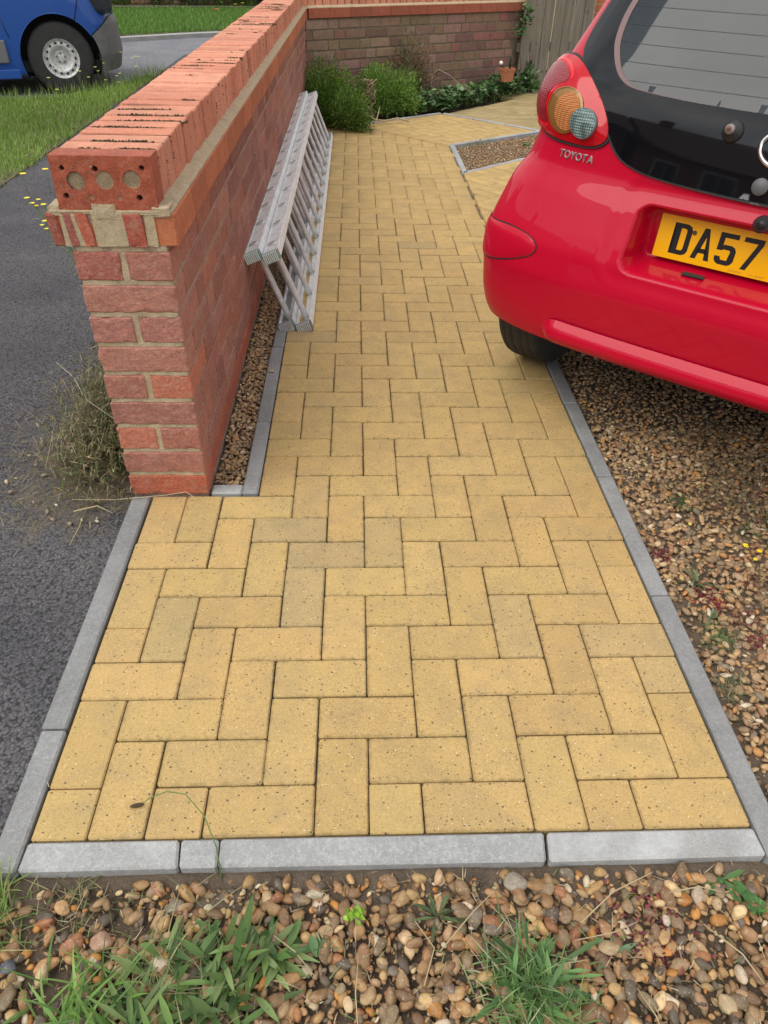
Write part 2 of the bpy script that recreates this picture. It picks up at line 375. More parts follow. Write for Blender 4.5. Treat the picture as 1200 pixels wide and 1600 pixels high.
def car_paint(name, base, dirt=.12):
    m = NM(name, .45, base, 0.0, .40, .10, .03); p = m.obj()
    c = m.mix(m.ramp(m.noise(p, 3.5, 6, .7), [(.45, 0), (.8, dirt)]), base, tuple(min(1, x * .6 + .05) for x in base))
    c = m.mix(m.ramp(m.noise(p, 260, 2), [(.76, 0), (.79, .3)]), c, (.5, .35, .3)); m.base(c)
    cr_ = m.ramp(m.noise(p, 6, 5), [(.3, .015), (.8, .05)]); m.set(m.b.inputs['Coat Roughness'], cr_); return m.m
M['red'] = car_paint('cherry_red_paint', (.45, .001, .022), .06)
M['blue'] = car_paint('blue_van_paint', (.025, .085, .33))
M['black_glass'] = NM('black_privacy_glass', .04, (.004, .0045, .006), 0, 0.0, .5, .01).m
def clear_glass():
    m = NM('window_glass', .02, (.6, .68, .68), spec=.5); m.b.inputs['Transmission Weight'].default_value = .55; m.b.inputs['IOR'].default_value = 1.45; m.b.inputs['Roughness'].default_value = .03
    m.base((.055, .07, .08)); return m.m
M['glass'] = clear_glass()
M['rubber'] = simple('tyre_rubber', (.018, .018, .019), .75, bump=(120, .3, .002), var=(20, (.035, .033, .03)))
M['black'] = simple('black_trim', (.015, .015, .016), .5)
M['dark_interior'] = simple('dark_interior', (.03, .03, .033), .9)
M['chrome'] = NM('chrome', .12, (.85, .85, .86), 1.0).m
M['grey_plastic'] = simple('grey_bumper_plastic', (.12, .125, .13), .65, var=(14, (.17, .17, .175)), bump=(200, .2, .001))
def wheel_mat():
    m = NM('silver_steel_wheel', .45, (.62, .62, .62), .35); p = m.pos()
    c = m.mix(m.ramp(m.noise(p, 60, 3), [(.60, 0), (.66, .9)]), (.66, .66, .65), (.16, .13, .11)); m.base(c); return m.m
M['steel'] = wheel_mat()
M['terracotta'] = simple('terracotta', (.42, .16, .07), .85, var=(30, (.30, .12, .06)))
# ================================================================== ground
def sheet(name, poly, z, mat, kind='structure', **k):
    me = bpy.data.meshes.new(name); me.from_pydata([(x * .1, y * .1, z) for x, y in poly], [], [list(range(len(poly)))])
    return link(name, me, mats=mat, kind=kind, **k)
def prism(name, poly, z0, z1, mat, parent=None, bev=0.0, **k):
    bm = bmesh.new(); t = [bm.verts.new((x * .1, y * .1, z1)) for x, y in poly]; b = [bm.verts.new((x * .1, y * .1, z0)) for x, y in poly]
    f = bm.faces.new(t); bm.faces.new(b[::-1])
    n = len(poly)
    for i in range(n): bm.faces.new((t[(i + 1) % n], t[i], b[i], b[(i + 1) % n]))
    bmesh.ops.recalc_face_normals(bm, faces=bm.faces[:])
    if bev:
        e = [e for e in bm.edges if max(v.co.z for v in e.verts) > z1 - 1e-5]
        bmesh.ops.bevel(bm, geom=e, offset=bev, segments=1, affect='EDGES')
    return link(name, bm_mesh(name, bm), parent, mat, **k)

def relief(name, x0, x1, y0, y1, step, zf, mat, **k):
    nx, ny = int((x1 - x0) / step) + 1, int((y1 - y0) / step) + 1
    X, Y = np.meshgrid(np.linspace(x0, x1, nx), np.linspace(y0, y1, ny)); Z = zf(X, Y)
    V = np.stack([X, Y, Z], -1).reshape(-1, 3); i = np.arange(ny - 1)[:, None] * nx + np.arange(nx - 1)[None]
    F = np.stack([i, i + 1, i + nx + 1, i + nx], -1).reshape(-1, 4)
    return link(name, mesh_np(name, V, [F], smooth=True), mats=mat, **k)
_ph = rng.uniform(0, 6.28, (10,)); _fr = rng.uniform(4, 40, (10, 2)) * rng.choice([-1, 1], (10, 2))
def wob(X, Y, a=.006):
    z = 0
    for k in range(10): z = z + np.sin(X * _fr[k, 0] + Y * _fr[k, 1] + _ph[k]) / (1 + abs(_fr[k]).sum() * .02)
    return a * z / 3

g = bpy.data.meshes.new('ground'); g.from_pydata([(-250, -250, -.16), (250, -250, -.16), (250, 250, -.16), (-250, 250, -.16)], [], [(0, 1, 2, 3)])
link('ground', g, mats=M['soil'], kind='structure')
sheet('garden_soil', [(-8, 20), (60, 20), (60, 140), (-8, 140)], -.055, M['soil'])
# footway left of the wall and kerb, road, verges
relief('footway', -2.56, -.952, -.06, 10.6, .06, lambda X, Y: -.018 + wob(X, Y, .0025), M['tarmac'], kind='structure')
VERGE = [(-120, -30), (-25.3, -30), (-25.3, 92), (-26, 86), (-27.4, 79), (-31, 73.2), (-36, 71), (-60, 64), (-120, 50)]
VERGE[0] = (-50, -300); VERGE[1] = (-25.3, -300); VERGE[-1] = (-50, 66); VERGE[-2] = (-50, 66.5)
prism('grass_verge', VERGE, -.12, -.012, M['soil'], kind='structure')
sheet('road', [(-130, -400), (-48, -400), (-48, 60), (-26, 60), (-20, 104), (60, 140), (60, 190), (-300, 175), (-300, 60), (-130, 60)], -.085, M['road'])
sheet('front_gardens', [(-300, -400), (-132, -400), (-132, 58), (-300, 58)], -.05, simple('garden_green', (.08, .12, .03), .95))
prism('kerb', [(-300, 160), (-55, 118), (-42, 121.5), (-30, 131.5), (-20, 138), (20, 150), (20, 151.6), (-21, 139.6), (-31, 133), (-43, 122.8), (-55, 119.4), (-300, 161.6)], -.12, -.03, M['kerb'], kind='structure')
prism('far_verge', [(-300, 162), (-55, 119.8), (-43, 123.2), (-31, 133.4), (-21, 140), (20, 152), (60, 260), (-300, 260)], -.12, -.035, M['soil'], kind='structure')

# ------------------------------------------------------------------ block paving
path = empty('path', kind='structure')
def block_mesh(sd):
    rr = random.Random(sd); bm = bmesh.new(); box(bm, -.0988, .0988, -.0489, .0489, -.06, 0)
    bmesh.ops.bevel(bm, geom=[e for e in bm.edges if abs(e.verts[0].co.z - e.verts[1].co.z) > .03], offset=.006, segments=2, profile=.5, affect='EDGES')
    bmesh.ops.bevel(bm, geom=[e for e in bm.edges if min(v.co.z for v in e.verts) > -.001], offset=.0026, segments=1, affect='EDGES')
    for v in bm.verts: v.co += Vector((rr.uniform(-.0006, .0006), rr.uniform(-.0006, .0006), rr.uniform(-.0003, .0003)))
    return bm_mesh('paving_block', bm)
BL = [block_mesh(k) for k in range(8)]
for b in BL: b.materials.append(M['paver'])
PC = [(.575, .395, .155), (.59, .405, .162), (.565, .385, .15), (.58, .40, .16), (.595, .41, .158)]
GREYED = [(.50, .365, .17), (.52, .375, .165)]
def clip(poly, half):
    a, b, c = half; out = []
    for i in range(len(poly)):
        p, q = poly[i], poly[(i + 1) % len(poly)]; dp, dq = a * p[0] + b * p[1] - c, a * q[0] + b * q[1] - c
        if dp <= 1e-6: out.append(p)
        if dp * dq < -1e-12:
            t = dp / (dp - dq); out.append((p[0] + t * (q[0] - p[0]), p[1] + t * (q[1] - p[1])))
    return out
def area(p): return abs(sum(p[i][0] * p[(i + 1) % len(p)][1] - p[(i + 1) % len(p)][0] * p[i][1] for i in range(len(p)))) / 2
def halves(poly):   # ccw polygon -> half planes
    h = []
    for i in range(len(poly)):
        (x0, y0), (x1, y1) = poly[i], poly[(i + 1) % len(poly)]; nx, ny = y1 - y0, x0 - x1; l = math.hypot(nx, ny); h.append((nx / l, ny / l, (nx * x0 + ny * y0) / l))
    return h
def herring(u0, u1, v0, v1):
    out = []
    for v in range(v0, v1):
        for u in range(u0, u1):
            if (u - 2 + v) % 4 == 0: out.append((u, v, u + 2, v + 1))
            if (u + v) % 4 == 0: out.append((u, v, u + 1, v + 2))
    return out
blocks = []          # (polygon, full, centre, horizontal)
def lay(poly, u0, u1, v0, v1, rot=0.0, org=(0, 0), skip=None):
    H = halves(poly); c, s = math.cos(rot), math.sin(rot); g = .013
    for (a, b, a2, b2) in herring(u0, u1, v0, v1):
        if skip and skip(a, b, a2, b2): continue
        q = [(org[0] + c * x - s * y, org[1] + s * x + c * y) for x, y in ((a + g, b + g), (a2 - g, b + g), (a2 - g, b2 - g), (a + g, b2 - g))]
        p = q
        for h in H:
            p = clip(p, h)
            if len(p) < 3: break
        if len(p) < 3 or area(p) < .12: continue
        full = area(p) > 1.9; cx = sum(x for x, y in q) / 4; cy = sum(y for x, y in q) / 4
        blocks.append((p, full, (cx, cy), (a2 - a == 2), rot))
r1a = [(-8.98, 0), (3.98, 0), (3.98, 10), (-8.98, 10)]
r1b = [(-6, 10), (3.98, 10), (3.98, 24), (-6, 24)]
r1c = [(-6, 24), (4.15, 24), (4.1, 54.4), (-3.2, 61.7), (-6, 61.7)]
# rows 0..9 and 10..61 share the same bond, so whole blocks may cross v = 10 and 24 where the path does not narrow
def cross(poly_lo, a, b, a2, b2): return False
allp = herring(-10, 6, -1, 63)
for (a, b, a2, b2) in allp:
    L_ = lambda v: -8.98 if v < 10 else -6.0
    Rr = lambda v: 3.98 if v < 24 else 4.13
    g = .013
    lo = max(a, L_(b), -99); hi = min(a2, Rr(b))
    if a < -6 and b < 10 < b2: b2c = 10
    else: b2c = b2
    b0 = max(b, 0)
    if (a, b) in ((-10, 8), (-9, 9)): continue
    if b0 >= b2c or hi - lo < .2: continue
    if b0 >= 10 and hi <= -6: continue
    if b0 >= 10: lo = max(lo, -6)
    q = [(lo + g, b0 + g), (hi - g, b0 + g), (hi - g, b2c - g), (lo + g, b2c - g)]
    p = clip(q, (.7071, .7071, (-3.2 + 61.7) * .7071))
    if len(p) < 3 or area(p) < .15: continue
    full = abs(area(p) - area([(a + g, b + g), (a2 - g, b + g), (a2 - g, b2 - g), (a + g, b2 - g)])) < .02
    blocks.append((p, full, ((a + a2) / 2, (b + b2) / 2), a2 - a == 2, 0.0))
blocks.append(([(-8.965, 8.013), (-8.013, 8.013), (-8.013, 9.987), (-8.965, 9.987)], False, (-8.5, 9), False, 0.0))
A41 = math.radians(41)
lay([(4.2, 24.5), (26, 24.5), (26, 64), (10.3, 51.6), (4.2, 46.25)], -30, 60, -40, 60, A41, (4.2, 46.2))
lay([(-3.1, 61.75), (4.1, 54.6), (12.2, 60.4), (4.7, 67.3), (.4, 64.2)], -20, 40, -30, 30, math.radians(36), (4.1, 54.6))
blocks.sort(key=lambda t: math.hypot(t[2][0] + 3.2, t[2][1] + 6.5))
grey_at = {(-8, 4), (-6, 8), (-5, 7), (-5, 5), (-3, 7), (0, 4), (2, 4)}
shown = blocks[:298]; rest = blocks[298:]
for i, (p, full, c, hor, rot) in enumerate(shown):
    gr = (int(round(c[0] - (1 if hor else .5))), int(round(c[1] - (.5 if hor else 1)))) in grey_at or R.random() < .006
    col = R.choice(GREYED if gr else PC); k_ = R.uniform(.96, 1.03); col = tuple(x * k_ * R.uniform(.985, 1.015) for x in col)
    dz = R.uniform(-.0008, .0008)
    if full:
        link('paving_block', R.choice(BL), path, loc=(c[0] * .1 + R.uniform(-.0006, .0006), c[1] * .1 + R.uniform(-.0006, .0006), dz),
             rot=(R.uniform(-.004, .004), R.uniform(-.004, .004), rot + (0 if hor else math.pi / 2) + R.uniform(-.003, .003)), color=col)
    else:
        prism('paving_block', p, -.06, dz, M['paver_cut'], path, .0028, color=col)
VV, FF, CC = [], {}, []
off = 0
for p, full, c, hor, rot in rest:
    n = len(p); cx = sum(a for a, b in p) / n; cy = sum(b for a, b in p) / n; z = R.uniform(-.001, .001)
    ring = [[(a * .1, b * .1, -.03) for a, b in p], [(a * .1, b * .1, z - .003) for a, b in p], [((a + (cx - a) * .05) * .1, (b + (cy - b) * .05) * .1, z) for a, b in p]]
    for r_ in ring: VV += r_
    for l in range(2):
        for i in range(n): FF.setdefault(4, []).append([off + l * n + i, off + l * n + (i + 1) % n, off + (l + 1) * n + (i + 1) % n, off + (l + 1) * n + i])
    FF.setdefault(n, []).append([off + 2 * n + i for i in range(n)])
    col = R.choice(PC); k_ = R.uniform(.93, 1.05); CC += [tuple(x * k_ for x in col)] * (3 * n); off += 3 * n
link('paving_block', mesh_np('paving_blocks_far', VV, list(FF.values()), np.array(CC)), path, M['paver_join'], kind='stuff')
for poly in (r1a, [(-6, 10), (4.13, 10), (4.13, 54.4), (-3.2, 61.7), (-6, 61.7)], [(4.2, 24.5), (26, 24.5), (26, 64), (10.3, 51.6), (4.2, 46.25)], [(-3.1, 61.75), (4.1, 54.6), (12.2, 60.5), (4.7, 67.3), (.4, 64.2)]):
    me = bpy.data.meshes.new('bedding_sand'); me.from_pydata([(x * .1, y * .1, -.011) for x, y in poly], [], [list(range(len(poly)))])
    link('bedding_sand', me, path, M['mortar_dark'])
# grit lying in the joints
# ------------------------------------------------------------------ concrete edging
kb = empty('kerb', kind='structure')
def stone(poly, dz=0.0, sh=1.0): return prism('kerb_stone', poly, -.15, .003 + dz, M['kerb'], kb, .004, color=(sh, sh, sh * 1.01))
def run(x0, x1, ys, jit=.02):
    for a, b in zip(ys, ys[1:]):
        d = R.uniform(-jit, jit); stone([(x0 + d, a + .02), (x1 + d * .4, a + .02), (x1 + d * .4, b - .02), (x0 + d, b - .02)], R.uniform(-.001, .001), R.uniform(.66, .80))
run(-9.52, -9.03, [-.56, 2.29, 9.98])
stone([(-9.0, -.54), (-6.30, -.53), (-6.36, -.03), (-8.98, -.03)]); stone([(-6.27, -.53), (-5.63, -.53), (-5.66, -.03), (-6.32, -.03)]); stone([(-5.61, -.53), (.08, -.55), (.14, -.03), (-5.63, -.03)]); stone([(.14, -.56), (4.02, -.53), (3.99, -.03), (.2, -.03)])
run(4.02, 4.49, [-.62, 5.9, 10.9, 15.2, 20.0, 24.4])
run(-6.47, -6.02, [10.08, 13.97, 19.5, 25.5, 31.5, 37.5, 43.5, 49.5, 55.5, 61.5])
stone([(-7.36, 10.1), (-6.5, 10.1), (-6.5, 10.52), (-7.36, 10.52)])
stone([(4.15, 46.2), (4.5, 46.55), (4.5, 50.4), (4.12, 50.4)]); stone([(4.12, 50.45), (4.5, 50.45), (4.5, 54.5), (4.1, 54.5)])
def bar(p, q, w, n=1):
    dx, dy = q[0] - p[0], q[1] - p[1]; l = math.hypot(dx, dy); nx, ny = -dy / l * w, dx / l * w
    for i in range(n):
        a, b = i / n + .004, (i + 1) / n - .004
        A_, B_ = (p[0] + dx * a, p[1] + dy * a), (p[0] + dx * b, p[1] + dy * b)
        stone([A_, B_, (B_[0] + nx, B_[1] + ny), (A_[0] + nx, A_[1] + ny)])
bar((4.25, 46.15), (10.4, 51.55), .38, 2); bar((4.15, 54.55), (12.4, 60.35), .38, 3); bar((12.3, 60.6), (4.75, 67.5), -.33, 3); bar((-3.3, 61.7), (.4, 64.25), .38, 1); bar((.45, 64.3), (4.7, 67.5), .38, 1)

# sandstone patio slabs beyond the edging
patio = empty('patio', kind='structure')
pa, pb = Vector((4.95, 67.75)), Vector((12.6, 60.8)); dd = (pb - pa).normalized(); nn_ = Vector((-dd.y, dd.x)) 
if nn_.y < 0: nn_ = -nn_
for i in range(3):
    for j in range(3):
        a0, a1 = -1.6 + i * 5.9 + (j % 2) * 1.8, -1.6 + (i + 1) * 5.9 + (j % 2) * 1.8 - .1; b0, b1 = j * 5.9, j * 5.9 + 5.8
        a0 = max(a0, 0) if j == 0 else a0
        P4 = [pa + dd * a0 + nn_ * b0, pa + dd * a1 + nn_ * b0, pa + dd * a1 + nn_ * b1, pa + dd * a0 + nn_ * b1]
        prism('slab', [tuple(v) for v in P4], -.05, R.uniform(-.012, -.004), M['slab'], patio, .004)

# ------------------------------------------------------------------ gravel
ico = []
def blob(sub, seed, flat=(1, 1, 1), amp=.12):
    bm = bmesh.new(); bmesh.ops.create_icosphere(bm, subdivisions=sub, radius=1); rr = random.Random(seed)
    ks = [(Vector((rr.uniform(-1, 1), rr.uniform(-1, 1), rr.uniform(-1, 1))).normalized(), rr.uniform(.55, .92)) for _ in range(6 if seed % 2 else 12)]
    for v in bm.verts:
        c = v.co.copy(); f = 1.0
        for d, lim in ks:
            t = c.dot(d)
            if t > lim: f = min(f, lim / t + .25 * (1 - lim / t))
        f *= 1 + amp * (math.sin(c.x * 3.1 + seed) * math.cos(c.y * 2.7 + seed * 2) * .6 + .25 * math.sin(c.z * 4 + c.x * 2 + seed))
        v.co = Vector((c.x * f * flat[0], c.y * f * flat[1], c.z * f * flat[2]))
    return bm_mesh('pebble', bm, True)
PEB = [blob(3, s, (1, .55 + .4 * ((s * 37) % 10) / 10, .42 + .3 * ((s * 53) % 10) / 10), .13) for s in range(1, 13)]
for b in PEB: b.materials.append(M['pebble_obj'])
PEB2 = [mesh_arrays(blob(2, s, (1, .55 + .4 * ((s * 37) % 10) / 10, .42 + .3 * ((s * 53) % 10) / 10), .13)) for s in range(1, 11)]
PEB1 = [mesh_arrays(blob(1, s + 50, (1, .6 + .3 * ((s * 37) % 10) / 10, .5), .1)) for s in range(1, 8)]
PCOL = [(.34, .21, .11), (.46, .29, .14), (.25, .16, .09), (.55, .38, .19), (.52, .25, .07), (.29, .22, .14), (.14, .115, .09), (.66, .52, .33), (.36, .17, .085), (.21, .18, .145), (.74, .66, .54), (.40, .28, .165)]
PW = [10, 10, 10, 7, 4.5, 8, 5, 5, 4, 4, 2.5, 9]
def scatter(poly, dens, lo, hi, z0, layers=2, seed=1, hole=None, bias=1.6):
    r = np.random.default_rng(seed); xs = [p[0] for p in poly]; ys = [p[1] for p in poly]
    out = []
    for l in range(layers):
        n = int(dens * (max(xs) - min(xs)) * (max(ys) - min(ys)) * .01)
        # jittered grid keeps stones from clumping
        st = math.sqrt(1 / dens) * 10; gx, gy = np.meshgrid(np.arange(min(xs), max(xs), st), np.arange(min(ys), max(ys), st))
        x = gx.ravel() + r.uniform(-.6, .6, gx.size) * st; y = gy.ravel() + r.uniform(-.6, .6, gx.size) * st
        k = in_poly(x, y, poly); x, y = x[k], y[k]
        if hole is not None: k = ~hole(x, y, r); x, y = x[k], y[k]
        s = (lo + (hi - lo) * r.random(len(x)) ** bias) / 2
        z = z0 + l * lo * .35 + r.uniform(-.002, .003, len(x)) + s * .15
        out.append(np.stack([x * .1, y * .1, z, s], 1))
    return np.concatenate(out)
def stones(P, seed=1, tilt=.5):
    r = np.random.default_rng(seed + 100); n = len(P)
    Rm = rot_np(r.uniform(-tilt, tilt, n), r.uniform(-tilt, tilt, n), r.uniform(0, 6.28, n))
    sc = np.stack([P[:, 3] * r.uniform(.95, 1.3, n), P[:, 3] * r.uniform(.8, 1.1, n), P[:, 3] * r.uniform(.8, 1.1, n)], 1)
    return Rm * sc[:, None, :]
def gravel(P, bases, parent, seed, pale=0.0, dark=1.0, name='pebble'):
    T = stones(P, seed); c = pal(PCOL, len(P), .22, PW); c = (c * (1 - pale) + np.array((.55, .42, .28)) * pale) * dark * np.array((.93, .88, .80))
    idx = np.random.default_rng(seed).integers(0, len(bases), len(P))
    return link(name, joined(name + 's', bases, idx, T, P[:, :3], c, True), parent, M['pebble'], kind='stuff')
relief('front_soil', -1.35, 3.2, -1.0, 2.6, .02, lambda X, Y: np.where((X > -.955) & (X < .405) & (Y > -.02), -.05, np.where((X < -.9) & (Y > -.05), -.06, np.where((Y < -.05) & (Y > -.078), -.020, -.031)) + wob(X, Y, .006) + .006 * np.exp(-((Y + .08) / .05) ** 2)), M['soil'], kind='structure')
bed = empty('gravel_bed', kind='structure')
def fhole(x, y, r):     # bare soil by the kerb and in the left corner
    p = np.where(x < -6.6, .35, 0) + np.where((y > -.80) & (x < -1.5), .3, .0) + np.where((x < -6.9) & (y > -1.6), .25, 0)
    return r.random(len(x)) < p
P = scatter([(-11.5, -.66), (4.9, -.66), (4.9, -4.2), (-11.5, -4.2)], 3000, .009, .034, -.026, 3, 3, fhole, 1.9)
big = np.argsort(-(P[:, 3] * np.where((P[:, 1] < -.07) & (P[:, 1] > -.31) & (P[:, 0] > -.9) & (P[:, 0] < .46), 1, .2)))[:296]
mask = np.zeros(len(P), bool); mask[big] = True
Tb = stones(P[mask], 9); cb = pal(PCOL, mask.sum(), .28, PW) * np.array((.88, .80, .70))
for (x, y, z, s), t, c in zip(P[mask], Tb, cb):
    o = link('pebble', R.choice(PEB), bed, color=tuple(c)); z += s * .25
    o.matrix_local = Matrix.Translation((x, y, z)) @ Matrix(t.tolist()).to_4x4()
gravel(P[~mask], PEB2, bed, 4)
G_ = scatter([(-11.5, -.6), (4.9, -.6), (4.9, -4.2), (-11.5, -4.2)], 9000, .003, .008, -.027, 1, 61, None, 1.5); gravel(G_, PEB1, bed, 62, 0, .6, 'grit')
G_ = scatter([(4.52, -4.2), (12, -4.2), (12, 12), (4.52, 12)], 8000, .003, .007, -.024, 1, 63, None, 1.5); gravel(G_, PEB1, bed, 64, 0, .6, 'grit')
for x, y, s, c in ((-.048, -.086, .024, (.30, .26, .20)), (-.731, -.163, .021, (.42, .26, .17)), (-.866, -.196, .015, (.10, .11, .13)), (-.549, -.153, .007, (.85, .85, .85))):
    o = link('pebble', PEB[3], bed, color=c); o.matrix_local = Matrix.Translation((x, y, -.012)) @ Matrix.Diagonal((s, s, s, 1))
side = empty('gravel_bed', kind='structure')
def rhole(x, y, r):
    d = x - 4.5
    p = np.where((d < .5) & (y < 6.4) & (y > .5), .8 - d, 0) + np.where((x > 6.2) & (y > 7) & (y < 10.5), .25, 0)
    return r.random(len(x)) < p
P = scatter([(4.52, -4.2), (18, -4.2), (24, 12), (24, 14), (4.52, 14)], 2300, .012, .028, -.030, 3, 5, rhole, 1.4)
gravel(P, PEB2, side, 6, .22)
P = scatter([(4.52, 14), (24, 14), (24, 24.3), (4.52, 24.3)], 2500, .012, .026, -.028, 2, 7, None, 1.4)
gravel(P, PEB1, side, 8, .22)
strip = empty('gravel_bed', kind='structure')
sheet('strip_soil', [(-7.42, 10.3), (-6.3, 10.3), (-6.3, 62), (-7.42, 62)], -.03, M['soil'])
P = scatter([(-7.36, 10.6), (-6.52, 10.6), (-6.52, 26), (-7.36, 26)], 3600, .011, .023, -.020, 3, 11, None, 1.5); gravel(P, PEB2, strip, 12, .3)
P = scatter([(-7.36, 26), (-6.52, 26), (-6.52, 61), (-7.36, 61)], 3800, .009, .017, -.018, 1, 13, None, 1.6); gravel(P, PEB1, strip, 14, .35)
small = empty('gravel_bed', kind='structure')
sheet('small_bed_soil', [(4.3, 46.4), (10.6, 51.9), (18, 58), (18, 62), (12.5, 60.6), (4.3, 54.7)], -.025, M['soil'])
P = scatter([(4.56, 47.0), (10.4, 52.1), (17, 57.5), (17, 61), (12.6, 60.1), (4.56, 54.4)], 2600, .010, .022, -.018, 2, 15, None, 1.5); gravel(P, PEB1, small, 16, .3)
o = link('pebble', PEB[2], None, color=(.55, .42, .28))
o['category'] = 'pebble'; o['label'] = 'lone buff pebble lying on the grey edging by the brick wall'; o.matrix_local = Matrix.Translation((-.628, 1.74, .008)) @ Matrix.Diagonal((.012, .008, .007, 1))
# ================================================================== brick walls
CH = .0775
RED = [(.30, .12, .09), (.33, .14, .105), (.27, .105, .085), (.35, .16, .12), (.24, .095, .085), (.32, .15, .12), (.35, .13, .085), (.29, .12, .095)]
ENDC = [(.36, .145, .105), (.39, .17, .125), (.33, .14, .11), (.37, .155, .125)]
ORANGE = (.40, .105, .055)
BROWN = [(.24, .155, .125), (.28, .185, .155), (.19, .115, .095), (.23, .135, .105), (.17, .10, .08), (.27, .175, .135), (.23, .11, .09), (.23, .16, .10), (.19, .14, .08)]
COP = [(.62, .25, .15), (.65, .275, .17), (.58, .22, .13), (.64, .28, .175)]
def brick_set(L, n=4, d=.10, h=.0655, bev=.0035):
    return [box_mesh('brick', -L / 2, L / 2, 0, d, 0, h, bev, 1, .0013, random.Random(k + int(L * 1000))) for k in range(n)]
BS, BH = brick_set(.212), brick_set(.1025)
for b in BS + BH: b.materials.append(M['brick'])
BSn = [b.copy() for b in BS]; BHn = [b.copy() for b in BH]
for b in BSn + BHn: b.materials.clear(); b.materials.append(M['brown_brick'])
COPM = [box_mesh('coping_brick', 0, .0645, 0, .212, 0, .107, .003, 1, .0012, random.Random(k)) for k in range(6)]
for b in COPM: b.materials.append(M['coping'])
CORM = [box_mesh('corbel_brick', 0, .211, 0, .10, 0, .073, .003, 1, .001, random.Random(k + 9)) for k in range(4)]
for b in CORM: b.materials.append(M['corbel'])

def rough_brick(x0, x1, y0, y1, z0, z1, seed, amp=.0022):
    bm = bmesh.new(); box(bm, x0, x1, y0, y1, z0, z1); bmesh.ops.bevel(bm, geom=bm.edges[:], offset=.003, segments=1, affect='EDGES')
    bmesh.ops.subdivide_edges(bm, edges=[e for e in bm.edges if e.calc_length() > .02], cuts=11, use_grid_fill=True)
    bm.normal_update(); c0 = Vector(((x0 + x1) / 2, (y0 + y1) / 2, (z0 + z1) / 2)); hx = Vector((x1 - x0, y1 - y0, z1 - z0)) / 2
    for v in bm.verts:
        p = v.co * 38 + Vector((seed * 3.7, seed, 0)); d = v.co - c0; near = sorted([hx[i] - abs(d[i]) for i in range(3)])[1]
        edge = max(0, 1 - near / .010); n1 = mnoise.noise(p); n2 = mnoise.noise(p * 3.1)
        chip = max(0, mnoise.noise(p * .8 + Vector((9, 2, 5))) - .12) * edge * .016
        v.co += v.normal * (n1 * amp * .5 + n2 * amp * .45) - d.normalized() * chip
    return bm_mesh('brick', bm, False)
